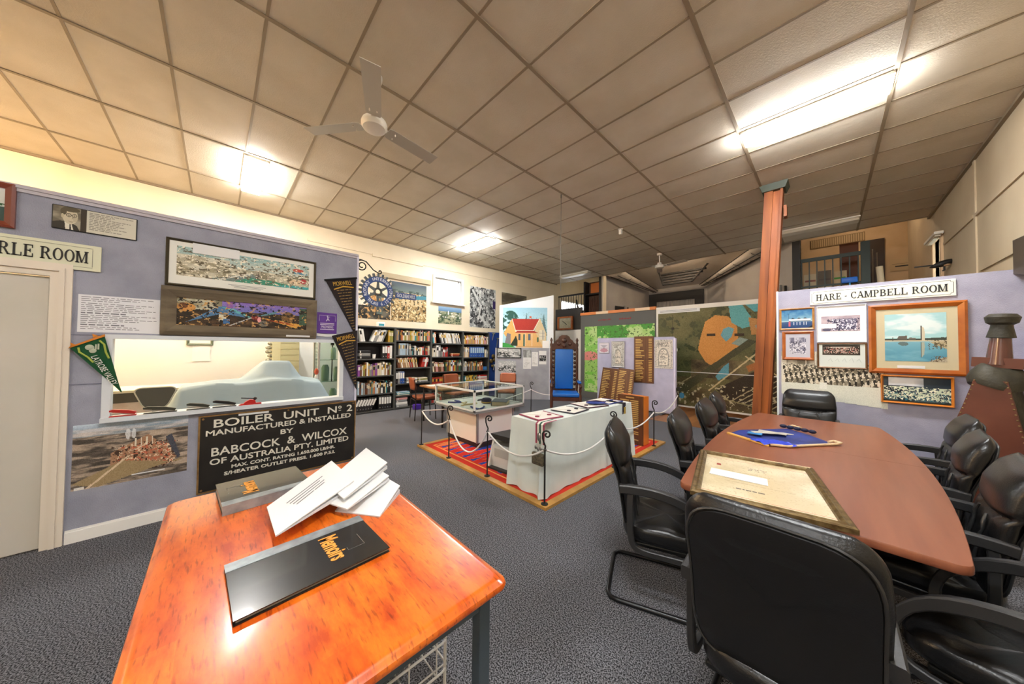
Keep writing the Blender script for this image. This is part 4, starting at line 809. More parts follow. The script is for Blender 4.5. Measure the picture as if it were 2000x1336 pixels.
x, y = cu(1.4); flat('small white note clipped at the mural corner', 'paper', (x, y, 1.52), ang, .2, .22, Cv(6, 6, 'F4F2EE'))
# ---------------------------------------------------------------- grey board, wall clock, map boards at the back
t = thing('notice_board', 'dark grey board with an orange and cream strip along its top', 'board', (-5.42, 8.26, 0))
MB().box(0, 2.3, 0, .05, 0, 2.56).build('panel', mat('slate_paint', '5F605E', .7), t)
b = MB(); [b.box(x0, x1, -.03, .06, 2.56, 2.64) for x0, x1 in ((0, .55), (.95, 1.75), (2.15, 2.3))]; b.build('orange_strip', mat('strip_orange', 'D9803A', .5), t); b = MB(); [b.box(x0, x1, -.03, .06, 2.56, 2.64) for x0, x1 in ((.55, .95), (1.75, 2.15))]; b.build('cream_strip', mat('strip_cream', 'E0C6A4', .5), t)
b = MB(); r = random.Random(4)
for x0, n in ((.62, 9), (1.28, 8)):
    for k in range(n): b.box(x0+.045*k, x0+.045*k+r.uniform(.02, .036), -.004, 0, 2.36, 2.36+r.uniform(.03, .05))
b.build('red_lettering', mat('faded_red', '8E2A30', .6), t)
p = Cv(90, 100, 'A9D07A').nz(4, 5, 3, '9ACB6C', 'C2DE98').spk(3, 4, 6, '86C45C', .6).spk(4, 4, 12, '4E9A3C', .55, (.2, 1, .82, 1)).ell(.1, .55, .12, .07, 'D98A84', 1, 1.2).spk(26, 26, 2, '4A6E34', .66).spk(5, 10, 8, '7CC84E', .6, (0, .3, 0, .4)).jit(5)
o = p.mesh('map_sheet', 2.12, 2.0, t, printmat('print'), (.15, -.004, .2))
struct(box('wall_recess', m_white, -6.5, -5.45, 8.35, 8.42, 0, 2.13)); S_('wall_recess_upper', m_dark, -6.5, -5.45, 8.36, 8.42, 2.13, 2.85)
t = thing('wall_clock', 'square timber framed clock with a pale face', 'clock', (-6.36, 8.34, 2.14)); 
f = MB(); [f.box(*q) for q in ((0, .6, -.06, 0, 0, .05), (0, .6, -.06, 0, .39, .44), (0, .06, -.06, 0, .05, .39), (.54, .6, -.06, 0, .05, .39))]; f.build('frame', m_pine, t)
MB().box(.05, .55, -.03, 0, .04, .4).build('face', mat('clock_face', 'B9B49C', .5, col2='A3A086', sc=14), t); MB().tube([(.3, -.034, .22), (.18, -.034, .3)], .008, 6).build('hand', m_black, t); MB().tube([(.3, -.036, .22), (.36, -.036, .17)], .01, 6).build('hand', m_black, t)
# big aerial map
p = Cv(190, 200, '55552F').nz(5, 5, 3, '4E5230', '66623E').spk(9, 9, 4, '3F4326', .62).nz(7, 7, 12, '3E3222', '7A6C4A', .35, .65, .9, (.3, 1, 0, .48)).nz(9, 9, 22, '4A3C26', '6E6A40', .35, .65, .8, (0, 1, 0, .3)); 
p.poly([(.38, .7), (.36, .58), (.42, .46), (.5, .4), (.58, .5), (.68, .58), (.66, .8), (.6, .9), (.5, .92), (.42, .86)], 'C98A44').poly([(.6, 1), (.62, .84), (.7, .78), (.76, .8), (.76, .88), (.7, 1)], '5FA6A8').poly([(.72, 1), (.78, .93), (.88, .92), (.93, .96), (.92, 1)], '58A0A6').poly([(.9, .98), (1, .92), (1, 1)], '4E9A98').poly([(.54, .72), (.58, .66), (.62, .7), (.64, .78), (.6, .8), (.56, .78)], '6AA4B0').poly([(.62, .64), (.72, .6), (.78, .66), (.68, .7)], '8A9A90')
p.poly([(.76, .72), (.84, .72), (.9, .84), (.74, .88)], 'B5824A').poly([(.1, .1), (.24, .12), (.62, .5), (.8, .66), (.74, .68), (.5, .46)], '46442C').poly([(.52, .28), (.6, .34), (.6, .46), (.56, .42), (.5, .32)], '5C9AAC').poly([(.5, .2), (.86, .44), (1, .26), (1, .06), (.86, .02), (.6, .1)], '33281C').poly([(.72, .43), (.84, .5), (.86, .44), (.74, .38)], 'A86A38')
for k in range(7): p.line([(.62+.04*k, .1-.01*k), (.9+.03*k, .34-.02*k)], .004, 'A89A78')
p.line([(.45, .18), (.95, .72)], .006, 'C9B68A').line([(.72, .52), (1, .3)], .006, 'C0AC80').line([(.5, .12), (1, .02)], .006, '8E845A').poly([(.78, .8), (.94, .9), (.98, .84), (.82, .74)], '8E8C80').spk(30, 30, 4, '23221C', .52, (.8, .96, .76, .9)).spk(34, 34, 8, 'E2DEC8', .6, (.8, .96, .76, .9)).rect(.135, .143, .62, .95, '3A3A22').rect(.09, .2, .8, .806, '3A3A22').ell(.14, .803, .016, .014, '201E14').rect(.15, .185, .56, .59, 'E6E2CC').rect(.43, .5, .715, .74, '3A2A18').rect(.64, .71, .71, .735, '3A2A18').spk(26, 26, 30, 'B9AE8C', .64, (.05, 1, 0, .24)).ell(.22, .1, .022, .03, '4A8CB0').line([(.02, .32), (.2, .22), (.3, .3)], .005, '9A9068').jit(9)
t = thing('map_board', 'large aerial photograph map board with orange and blue ponds', 'map', (-3.09, 8.2, 0))
MB().box(0, 2.62, 0, .04, .12, 2.6).build('board', mat('map_edge', 'E4E0D6', .5), t); p.mesh('printed_face', 2.52, 2.34, t, printmat('satin_print', .45, .1), (.05, -.004, .16))
MB().box(.05, 1.0, -.008, -.004, 2.43, 2.52).build('caption_strip', m_paper, t); b = MB(); r = random.Random(2)
for z in (2.49, 2.46): b.box(.1, .1+r.uniform(.6, .85), -.0095, -.008, z, z+.008)
b.build('caption', mat('grey_ink', '8E8E92', .7), t); MB().box(-.02, 2.6, -.015, -.003, .97, .985).build('joint_strip', m_paper, t)
for x in (.2, 2.3): MB().box(x, x+.05, 0, .5, 0, .12).build('foot', m_timber, t)
# ---------------------------------------------------------------- lavender display panel with honour boards
t = thing('display_stand', 'free-standing lavender fabric display panel with rounded corners', 'panel', (-4.4, 7.5, 0))
MB().box(0, 1.98, 0, .09, .02, 1.81, .04, 3).build('panel', m_lav, t, smooth=50); MB().box(1.95, 2.0, -.005, .1, .03, 1.78, .02).build('edge_strip', mat('lav_edge', 'DAD6EE', .5), t, smooth=50)
for x in (.2, 1.7): MB().box(x, x+.06, -.2, .3, 0, .025).build('foot', m_case, t)
m_oak = mat('honour_timber', '6E421F', .45, col2='5A3418', sc=5, stretch=(6, 1, .4)); m_gilt2 = mat('gilt_paint', 'D2AC62', .5)
def honour(label, x, y, z, w, h, tilt, rows, seed, rz=0, roll=0, split=False):
    t = thing('honour_board', label, 'honour board', (x, y, z), rz, 'timber honour boards'); t.rotation_euler = (tilt, roll, rz)
    MB().box(0, w, 0, .022, 0, h, .003).build('board', m_oak, t)
    b = MB(); r = random.Random(seed)
    for i in range(rows):
        zz = h*.95-(h*.92)*i/rows
        if split and abs(zz-h*.52) < .02: continue
        b.box(w*.08, w*(.3+.25*r.random()), -.003, 0, zz-.026, zz-.008); b.box(w*.76, w*.92, -.003, 0, zz-.026, zz-.008)
    b.build('gilt_names', m_gilt2, t)
    if split: MB().box(0, w, -.004, 0, h*.505, h*.512).build('joint', m_dark, t)
    return t
honour('tall narrow honour board hung in the lavender panel middle', -3.35, 7.475, .7, .47, 1.13, 0, 26, 3, split=True)
honour('leaning honour board, left of the pair propped on the panel', -4.17, 7.13, .03, .45, 1.02, R(-9), 22, 5, roll=R(4)); honour('leaning honour board, right of the pair propped on the panel', -3.7, 7.1, .03, .42, 1.02, R(-9), 22, 6, roll=R(3))
cert = lambda s, c: Cv(40, 60, c).rect(.06, .94, .04, .96, 'B4B2AA').rect(.1, .9, .07, .93, c).ell(.5, .42, .3, .3, 'A09E96').rect(.2, .8, .08, .44, 'A09E96').ell(.5, .42, .24, .24, 'E6DED0').rect(.26, .74, .12, .42, 'E6DED0').text(.3, .7, .16, .6, 8, '8A8880', s).text(.15, .85, .74, .9, 3, '6E6C66', s+1).spk(20, 24, s, '7E7C74', .64)
framed('small framed pink ribbon certificate on the lavender panel', 'certificate', (-4.33, 7.49, 1.4), 0, .3, .28, .012, .012, mat('silver_rim', 'C9C9CC', .4, .4), Cv(24, 24, 'D9D4DC').ell(.5, .25, .4, .2, 'B88A98').poly([(.1, .8), (.5, .5), (.9, .8)], 'A9A8B4').rect(.1, .9, .45, .5, '8E8A98'))
framed('grey archway certificate in a silver frame on the lavender panel', 'certificate', (-3.96, 7.49, 1.04), 0, .36, .68, .025, .025, mat('silver_rim', '', 1), cert(3, 'D2D2CC'))
flat('cream archway certificate at the lavender panel\'s right end', 'certificate', (-2.86, 7.49, 1.07), 0, .4, .67, cert(9, 'DAD2C6'), 'certificate')
# open honour cabinet
t = thing('honour_cabinet', 'upright timber honour cabinet with a bright orange side', 'honour board', (-1.97, 4.7, .03), R(-4))
MB().box(-.42, 0, .02, .19, 0, .74).build('body', mat('bright_orange_wood', 'D97A2A', .4), t); MB().box(-.42, .002, .0, .02, 0, .75).build('front_board', m_oak, t)
b = MB(); r = random.Random(9)
for i in range(21):
    z = .66-.03*i; b.box(-.38, -.26+.08*r.random(), -.003, 0, z, z+.016); b.box(-.2, -.07, -.003, 0, z, z+.016) if i < 15 or r.random() > .5 else None
b.build('gilt_names', m_gilt2, t); letters('lettering', 'WORSHIPFUL MASTERS', .02, m_gilt2, t, (-.21, -.002, .705), width=.2) if 0 else MB().box(-.28, -.14, -.003, 0, .705, .722).build('gilt_heading', m_gilt2, t)
tag(MB().box(-.07, .07, -.12, .12, 0, .006).build('paper_sheet', m_paper, loc=(-2.12, 4.5, .0305), rz=.5), 'white sheet on the carpet at the honour cabinet foot', 'paper')
# ---------------------------------------------------------------- rug platform with posts and rope
t = thing('rug_platform', 'low rug platform with red and blue flame pattern and a timber border', 'rug', (-4.335, 2.214, 0))
LX, LY = 2.515, 3.0
m_bord = mat('border_timber', 'C09048', .45, col2='A87A38', sc=8)
f = MB(); [f.box(*q) for q in ((0, LX, 0, .075, 0, .028), (0, LX, LY-.075, LY, 0, .028), (0, .075, .075, LY-.075, 0, .028), (LX-.075, LX, .075, LY-.075, 0, .028))]; f.build('border', m_bord, t)
n1, n2 = 200, 260; p = Cv(n1, n2, 'C8281E'); U, V = p.u*LX, p.v*LY
tri = lambda x: np.abs((x % 1)*2-1)
q = (V*1.15+.62*tri(U*5.2)+.0*U) % 1
edge = np.minimum(np.minimum(U, LX-U), np.minimum(V, LY-V))
p.put(q < .44, '23409A').put((q > .44) & (q < .5), 'D8602A').put((q > .92), 'E06A34')
p.put(edge < .16, 'C4301E').put((edge > .1) & (edge < .125), 'E09A54')
left = np.clip((.62-U)/.5, 0, 1)
p.put((U < .4) & (q > .6) & (edge > .13), 'E8A268', .7)
me = p.mesh('rug_pile', LX-.14, LY-.14, t, printmat('rug_weave', .9), (0, 0, 0)); me.rotation_euler = (-pi/2, 0, 0); me.location = (.07, .07, .024)
me.rotation_euler = (pi/2, 0, 0); 
for v in me.data.vertices: v.co = (v.co.x, v.co.z, 0)
me.rotation_euler = (0, 0, 0)
MB().box(.07, LX-.07, .07, LY-.07, .0, .0235).build('backing', m_dark, t)
PP = [(-4.30, 2.262), (-3.538, 2.262), (-2.739, 2.27), (-1.875, 2.262), (-1.862, 3.6), (-1.862, 4.85), (-4.843, 5.322), (-2.2, 7.0)]
PL = ['at the rug platform\'s left front corner', 'second along the front edge, before the glass case', 'third along the front edge, before the white box', 'at the front right corner of the rug platform', 'half hidden behind the nearest black chair', 'on the right edge beside the honour cabinet', 'behind the glass case on bare carpet', 'far back beside the lavender panel']
def scroll_post(k, x, y, z, a):
    t = thing('scroll_post', 'black scroll-topped rope post '+PL[k], 'post', (x, y, z), a, 'scroll topped rope posts')
    b = MB(); b.lathe([(.035, 0), (.035, .006), (.012, .012)], 12); h = .72-z
    pts = [(0, 0, 0), (0, 0, h*.74), (.004, 0, h*.79), (-.012, 0, h*.84), (-.022, 0, h*.89)]+[(.018+(.042-.036*i/18)*math.cos(R(170-25*i)), 0, h*.93+.012+(.042-.036*i/18)*math.sin(R(170-25*i))) for i in range(19)]
    b.tube(pts, .0085, 8).build('shaft', m_iron, t, smooth=50)
    MB().tube([(.016*math.cos(i*pi/5), .016*math.sin(i*pi/5), h*.74) for i in range(10)], .004, 6, True).build('rope_ring', m_iron, t)
    return t
for k, (x, y) in enumerate(PP): scroll_post(k, x, y, .028 if k < 6 else 0, R([150, 40, 35, 30, 200, 20, 30, 30][k]))
def rope(a, b, sag, lab):
    za = .54; zb = .54; A = Vector((a[0], a[1], za)); B = Vector((b[0], b[1], zb if len(b) < 3 else b[2])); n = 18
    pts = [A.lerp(B, i/n)-Vector((0, 0, sag*4*(i/n)*(1-i/n))) for i in range(n+1)]; pts = [tuple(q) for q in pts]
    off = Vector(pts[0]); o = MB().tube([tuple(Vector(q)-off) for q in pts], .0095, 8).build('barrier_rope', mat('white_rope', 'E9E6E2', .6), loc=off, smooth=60)
    tag(o, lab, 'rope', 'white barrier ropes')
rope(PP[0], PP[1], .13, 'white rope sagging between the left corner post and the second post'); rope(PP[1], PP[2], .33, 'white rope hanging deepest, before the glass case'); rope(PP[2], PP[3], .15, 'white rope before the white box and the cloth table\'s front')
rope(PP[3], PP[4], .16, 'white rope along the cloth table\'s long side'); rope(PP[4], PP[5], .12, 'white rope passing before the honour cabinet'); rope(PP[0], PP[6], .1, 'white rope running from the left corner behind the glass case')
rope(PP[5], PP[7], .12, 'white rope running back towards the lavender panel'); rope(PP[6], (-4.52, 5.62, .42), .03, 'short white rope from the rear post to the blue throne')
# ---------------------------------------------------------------- glass display case
m_alu = mat('white_metal', 'DEDFDD', .35, .2); m_galv = mat('galvanised_trim', '9A9C9A', .35, .6); m_cab = mat('pedestal_white', 'D6D2CA', .5)
t = thing('display_case', 'glass topped display case on a white pedestal', 'display case', (-4.0, 3.13, .028))
MB().box(-.4, .42, -.34, .36, 0, .075).build('plinth', mat('plinth_brown', '2A201C', .4), t)
MB().box(-.38, .42, -.36, .36, .075, .55).build('pedestal', m_cab, t)
b = MB(); [b.box(x-.014, x+.014, y-.014, y+.014, .075, .55) for x in (-.38, .42) for y in (-.36, .36)]; b.build('corner_trim', m_galv, t)
hx, hy = .535, .51; z0, z1 = .56, .87
MB().box(-hx, hx, -hy, hy, .535, .565).build('tray', m_galv, t); MB().box(-hx+.02, hx-.02, -hy+.02, hy-.02, .565, .569).build('lining', mat('lining_white', 'E4E4E6', .8), t)
b = MB()
for x in (-hx, hx-.026):
    for y in (-hy, hy-.026): b.box(x, x+.026, y, y+.026, z0, z1)
for z in (z0, z1-.026): [b.box(*q) for q in ((-hx, hx, -hy, -hy+.026, z, z+.026), (-hx, hx, hy-.026, hy, z, z+.026), (-hx, -hx+.026, -hy, hy, z, z+.026), (hx-.026, hx, -hy, hy, z, z+.026))]
b.build('frame', m_alu, t)
mg = glassmat('case_glass', 'E6F0EA', 1.0); e = .012
for nm, q in (('top_pane', ((-hx+e, -hy+e, z1-.006), (hx-e, -hy+e, z1-.006), (hx-e, hy-e, z1-.006), (-hx+e, hy-e, z1-.006))), ('pane', ((-hx+e, -hy+e, z0), (hx-e, -hy+e, z0), (hx-e, -hy+e, z1), (-hx+e, -hy+e, z1))), ('pane', ((-hx+e, hy-e, z0), (hx-e, hy-e, z0), (hx-e, hy-e, z1), (-hx+e, hy-e, z1))), ('pane', ((-hx+e, -hy+e, z0), (-hx+e, hy-e, z0), (-hx+e, hy-e, z1), (-hx+e, -hy+e, z1))), ('pane', ((hx-e, -hy+e, z0), (hx-e, hy-e, z0), (hx-e, hy-e, z1), (hx-e, -hy+e, z1)))):
    MB().quad(*q).build(nm, mg, t)
ZT = .598
t = thing('old_book', 'thick grey covered book inside the glass display case', 'book', (-3.66, 3.3, ZT), R(38)); MB().box(-.115, .115, -.15, .15, .006, .062).build('pages', mat('page_cream', 'C9BC9C', .8), t); MB().box(-.125, .12, -.155, .155, 0, .006).box(-.125, .12, -.155, .155, .062, .07).box(-.128, -.12, -.155, .155, 0, .07).build('cover', mat('book_slate', '5E6068', .6), t)
m_navy = mat('navy_silk', '283A86', .5); m_goldm = mat('gold_metal', 'C0A050', .35, .8)
def collar(lab, x, y, rz, z=ZT, s=1, c=None):
    t = thing('chain_collar', lab, 'regalia', (x, y, z), rz)
    MB().tube([(-.1*s, .1*s, .008), (-.07*s, -.02*s, .01), (0, -.12*s, .01), (.07*s, -.02*s, .01), (.1*s, .1*s, .008)], .016*s, 4).build('ribbon', c or m_navy, t); MB().lathe([(.002, 0), (.028*s, .004), (.028*s, .01), (.002, .014)], 14, (0, -.15*s, .0)).build('jewel', m_goldm, t)
collar('blue ribbon collar with jewel at the case\'s front corner', -3.64, 2.83, R(60)); collar('blue ribbon collar near the case\'s left end', -4.28, 2.86, R(110), s=.9); collar('cream ribbon collar in the middle of the case', -4.02, 2.92, R(20), c=mat('cream_silk', 'CFC09A', .6)); collar('dark ribbon collar at the back of the case', -4.1, 3.35, R(200), c=mat('dark_silk', '2E2A38', .5))
t = thing('regalia_hat', 'purple and black regalia cap inside the display case', 'hat', (-3.9, 3.2, ZT)); MB().lathe([(.07, 0), (.085, .01), (.085, .06), (.06, .085), (.01, .09)], 18).build('crown', mat('purple_velvet', '2E2648', .8), t, smooth=50); MB().lathe([(.087, .012), (.088, .03), (.087, .032)], 18).build('band', m_goldm, t)
for k, (x, y, a) in enumerate(((-4.2, 3.1, .3), (-3.8, 2.75, 1.1), (-4.3, 3.4, .8))): tag(MB().box(-.09, .09, -.06, .06, 0, .004).build('card', m_paper, loc=(x, y, ZT), rz=a), ['white card near the case\'s left side', 'white card at the case\'s front', 'white card at the case\'s back left'][k]+' under the glass', 'card')
# ---------------------------------------------------------------- white box with trapezoid sides
t = thing('kneeling_stool', 'off-white stool with trapezoid sides and a dark top, before the cloth table', 'stool', (-2.74, 2.66, .028), R(6))
m_off = mat('off_white', 'C9C8C2', .5)
for sx in (-.22, .195): MB().prism([(-.2, .02), (.26, .02), (.2, .36), (-.1, .36)], sx, sx+.025, 'x').build('side_panel', m_off, t)
MB().box(-.195, .195, -.15, .24, .02, .27).build('body', m_off, t); MB().box(-.15, .15, -.154, -.15, .14, .24).build('recess', mat('recess_grey', 'A9A69E', .6), t)
MB().prism([(-.14, .345), (.24, .345), (.24, .375), (-.13, .4)], -.235, .235, 'x').build('top_board', mat('stool_black', '1F1D1C', .4), t); MB().box(-.23, .23, -.21, .27, 0, .02).build('base', m_dark, t)
# ---------------------------------------------------------------- cloth table and its regalia
t = thing('cloth_table', 'narrow table fully covered by a white floor-length cloth', 'table', (-2.18, 3.29, .028), R(-1))
hx, hy, hh = .225, .945, .73
def per(s):
    P = 2*(2*hx+2*hy); d = (s % 1)*P
    for (x0, y0, x1, y1) in ((-hx, -hy, hx, -hy), (hx, -hy, hx, hy), (hx, hy, -hx, hy), (-hx, hy, -hx, -hy)):
        l = abs(x1-x0)+abs(y1-y0)
        if d <= l: k = d/l; return x0+(x1-x0)*k, y0+(y1-y0)*k, (y1-y0)/l, -(x1-x0)/l, d
        d -= l
    return x0, y0, 0, 0, d
def cl(u, v):
    x, y, nx, ny, d = per(u); cx, cy = abs(x)/hx, abs(y)/hy; corner = max(0, (min(cx, cy)-.8)/.2) if min(cx, cy) > .8 else 0
    fr = 1 if (y < -hy+.01) else .35
    w = (.5+.5*math.sin(d*34+1.3*math.sin(d*11)))*.022*fr*v**.8+.028*corner*v+.012*v
    z = hh*(1-v); 
    if v == 0: w = 0
    return (x+nx*w+(x/hx*.012*corner*v), y+ny*w+(y/hy*.012*corner*v), z+ (.004 if v > 0 else 0)+.006*math.sin(d*20)*(v == 1))
b = MB().grid(lambda u, v: cl(u, v), 240, 14, closed=True); b.add([(-hx, -hy, hh), (hx, -hy, hh), (hx, hy, hh), (-hx, hy, hh)], [(0, 1, 2, 3)])
b.build('tablecloth', mat('cloth_white', 'DDE3DD', .8, col2='D3DBD6', sc=3), t, smooth=70)
MB().box(-hx+.03, hx-.03, -hy+.03, hy-.03, .68, .72).build('tabletop', m_timber, t)
for sx in (-1, 1):
    for sy in (-1, 1): MB().cyl((sx*.15, sy*.85, 0), (sx*.15, sy*.85, .68), .02).build('leg', m_steel, t)
ZC = .763
m_leather = mat('white_apron', 'E6E0D6', .6); m_rose = mat('rose_ribbon', '9A3A52', .6); m_dgreen = mat('green_ribbon', '2C5A48', .6)
def apron(lab, x, y, rz, w, d, edge, z=ZC):
    t = thing('regalia_apron', lab, 'apron', (x, y, z), rz, 'regalia aprons on the cloth table')
    MB().box(-w/2, w/2, -d/2, d/2, 0, .006).build('panel', m_leather, t); MB().prism([(-w/2, d/2), (w/2, d/2), (0, 0)][::-1], .006, .01).build('flap', m_leather, t)
    b = MB(); [b.box(*q) for q in ((-w/2-.006, -w/2+.012, -d/2, d/2, 0, .009), (w/2-.012, w/2+.006, -d/2, d/2, 0, .009), (-w/2, w/2, -d/2-.006, -d/2+.012, 0, .009))]; b.build('trim', edge, t)
    for sx in (-.1, .1): MB().lathe([(.002, 0), (.024, .003), (.024, .01), (.002, .013)], 12, (sx*w/.4, -d*.12, .005)).build('rosette', edge, t)
apron('rose edged white apron lying at the near end of the cloth table', -2.2, 2.58, R(80), .34, .34, m_rose); apron('dark edged white apron in the middle of the cloth table', -2.17, 3.08, R(95), .34, .32, mat('dark_silk', '', 1)); apron('white apron with dark strings near the far end of the cloth table', -2.2, 3.56, R(75), .36, .34, mat('plum_ribbon', '4A2A3A', .6)); apron('pale apron at the cloth table\'s far end', -2.2, 3.98, R(88), .36, .34, m_navy)
t = thing('velvet_pouch', 'deep blue velvet pouch lying on the cloth table', 'pouch', (-2.14, 3.62, ZC+.012), R(40)); MB().ball((0, 0, .02), .1, 1.3, .7, .22).build('body', m_navy, t, smooth=60); MB().tube([(-.12, 0, .03), (0, -.03, .05), (.12, 0, .03)], .008).build('piping', mat('plum_ribbon', '', 1), t)
t = thing('ribbon_bundle', 'striped ribbons and a beaded purse hanging over the table\'s near corner', 'sash', (-2.03, 2.345, ZC))
for k, m in enumerate((m_rose, m_leather, m_dgreen, m_leather, m_rose)):
    x = -.0+.024*k; MB().grid(lambda u, v, x=x: (x+.022*u-.02*v*0, *( (.16-.2*v/.45, .011) if v < .45 else (-.045, .011-.21*(v-.45)/.55))), 2, 10).build('ribbon', m, t)
b = MB(); [b.ball((.01+.03*k, -.05, -.24-.012*(k % 2)), .016, 1, .5, 1.2, 8, 6) for k in range(4)]; b.ball((.05, -.05, -.13), .035, .8, .4, 1.2, 10, 6).build('medals', mat('medal_steel', '8E8C88', .3, .7), t, smooth=50)
MB().box(-.02, .125, -.085, -.045, -.4, -.28, .015).build('purse', mat('bead_brown', '6E634C', .7, col2='3E382C', sc=60), t, smooth=50)
t = thing('ribbon_stole', 'dark stole with a yellow stripe hanging over the table\'s far right edge', 'sash', (-1.96, 4.02, ZC))
MB().grid(lambda u, v: (-.25+.26*v/.5, -.05+.1*u, .006) if v < .5 else (.02, -.05+.1*u, .006-.3*(v-.5)), 3, 8).build('cloth', mat('dark_silk', '', 1), t); MB().box(.021, .026, -.01, .04, -.14, -.05).build('stripe', mat('sash_gold', 'B89A48', .5), t)
# ---------------------------------------------------------------- throne
m_carve = mat('carved_walnut', '4E2A18', .4, col2='3A1E10', sc=8, coat=.2); m_blue = mat('royal_blue_vinyl', '1766BE', .35)
t = thing('throne_chair', 'tall carved ceremonial chair with bright blue upholstery', 'chair', (-4.22, 5.78, 0), R(41))
for s in (-1, 1):
    MB().lathe([(.03, 0), (.035, .05), (.028, .12), (.03, .5), (.024, .54), (.032, .6), (.032, 1.5), (.026, 1.54), (.036, 1.6), (.02, 1.66), (.034, 1.71), (.012, 1.76), (.004, 1.77)], 12, (.3*s, .18, 0)).build('back_post', m_carve, t, smooth=50)
    MB().lathe([(.026, 0), (.036, .05), (.024, .1), (.034, .3), (.034, .48), (.022, .52), (.034, .6), (.03, .66)], 12, (.31*s, -.34, 0)).build('leg', m_carve, t, smooth=50)
    MB().tube([(.31*s, .17, .78), (.31*s, -.1, .74), (.31*s, -.3, .7), (.31*s, -.42, .69)], [.028, .026, .03, .02], 8).ball((.31*s, -.41, .685), .045, .8, 1, 1).build('arm', m_carve, t, smooth=50)
    MB().box(.275*s-.0 if s > 0 else -.345, .345 if s > 0 else -.275, -.32, -.02, .735, .785, .02).build('arm_pad', m_blue, t, smooth=50)
    b = MB()
    for k in range(9): b.ball((.245*s, .17, .68+.1*k), .03, 1, .6, 1.3, 8, 6)
    b.build('carved_fret', m_carve, t, smooth=50)
MB().lathe([(.03, .66), (.034, .7), (.016, .73), (.022, .8), (.012, .86)], 10, (-.31, -.4, 0)).build('finial', m_carve, t, smooth=50)
pr = [(-.3, 1.48), (.3, 1.48), (.3, 1.6), (.22, 1.66), (.2, 1.7), (.14, 1.74), (.12, 1.79), (.06, 1.83), (-.06, 1.83), (-.12, 1.79), (-.14, 1.74), (-.2, 1.7), (-.22, 1.66), (-.3, 1.6)]
MB().prism(pr, .15, .21, 'y').build('crest', m_carve, t); b = MB(); [b.ball((x, .145, z), r, 1, .5, 1, 10, 6) for x, z, r in ((0, 1.7, .06), (-.13, 1.62, .045), (.13, 1.62, .045), (0, 1.58, .05))]; b.build('crest_carving', m_carve, t, smooth=50)
MB().box(-.21, .21, .13, .2, .56, 1.5, .03, 3).build('backrest', m_blue, t, smooth=50); MB().box(-.27, .27, .18, .21, .5, .58).build('back_rail', m_carve, t)
MB().box(-.31, .31, -.36, .18, .36, .44).build('seat_rail', m_carve, t); MB().box(-.3, .3, -.37, .15, .44, .53, .035, 3).build('seat', m_blue, t, smooth=50)
# ---------------------------------------------------------------- red timber desk in the foreground
def woodtop(nm, A, B, C, scx, scy, rough, coat, dark, bsp=True):
    if nm in MT: return MT[nm]
    m = bpy.data.materials.new(nm); m.use_nodes = True; t = m.node_tree; b = t.nodes['Principled BSDF']; b.inputs['Roughness'].default_value = rough; b.inputs['Coat Weight'].default_value = coat; b.inputs['Coat Roughness'].default_value = .13
    tc = t.nodes.new('ShaderNodeTexCoord'); mp = t.nodes.new('ShaderNodeMapping'); mp.inputs['Scale'].default_value = (scx, scy, 1); t.links.new(tc.outputs['Object'], mp.inputs[0])
    br = t.nodes.new('ShaderNodeTexBrick'); br.inputs['Scale'].default_value = 1; br.inputs['Mortar Size'].default_value = .0; br.offset = .37; br.inputs['Brick Width'].default_value = 1; br.inputs['Row Height'].default_value = 1
    br.inputs['Color1'].default_value = L(A)+(1,); br.inputs['Color2'].default_value = L(B)+(1,); br.inputs['Mortar'].default_value = L(dark)+(1,); t.links.new(mp.outputs[0], br.inputs[0])
    nz = t.nodes.new('ShaderNodeTexNoise'); nz.inputs['Scale'].default_value = 5; nz.inputs['Detail'].default_value = 9; nz.inputs['Roughness'].default_value = .62; m2 = t.nodes.new('ShaderNodeMapping'); m2.inputs['Scale'].default_value = (1.2, 3.5, 1); t.links.new(tc.outputs['Object'], m2.inputs[0]); t.links.new(m2.outputs[0], nz.inputs['Vector'])
    rp = t.nodes.new('ShaderNodeValToRGB'); rp.color_ramp.elements[0].position = .42; rp.color_ramp.elements[1].position = .68; rp.color_ramp.elements[0].color = (0, 0, 0, 1); rp.color_ramp.elements[1].color = (1, 1, 1, 1); t.links.new(nz.outputs[0], rp.inputs[0])
    mx = t.nodes.new('ShaderNodeMixRGB'); t.links.new(rp.outputs[0], mx.inputs[0]); t.links.new(br.outputs[0], mx.inputs[1]); mx.inputs[2].default_value = L(C)+(1,); 
    n3 = t.nodes.new('ShaderNodeTexNoise'); n3.inputs['Scale'].default_value = 60; n3.inputs['Detail'].default_value = 4; m3 = t.nodes.new('ShaderNodeMapping'); m3.inputs['Scale'].default_value = (.25, 1.8, 1); t.links.new(tc.outputs['Object'], m3.inputs[0]); t.links.new(m3.outputs[0], n3.inputs['Vector'])
    r3 = t.nodes.new('ShaderNodeValToRGB'); r3.color_ramp.elements[0].position = .32; r3.color_ramp.elements[1].position = .44; r3.color_ramp.elements[0].color = (.55, .45, .4, 1); r3.color_ramp.elements[1].color = (1, 1, 1, 1); t.links.new(n3.outputs[0], r3.inputs[0])
    ml = t.nodes.new('ShaderNodeMixRGB'); ml.blend_type = 'MULTIPLY'; ml.inputs[0].default_value = 1; t.links.new(mx.outputs[0], ml.inputs[1]); t.links.new(r3.outputs[0], ml.inputs[2]); t.links.new(ml.outputs[0], b.inputs['Base Color'])
    bp = t.nodes.new('ShaderNodeBump'); bp.inputs['Strength'].default_value = .06; bp.inputs['Distance'].default_value = .01; t.links.new(nz.outputs[0], bp.inputs['Height']); t.links.new(bp.outputs[0], b.inputs['Normal'])
    MT[nm] = m; return m
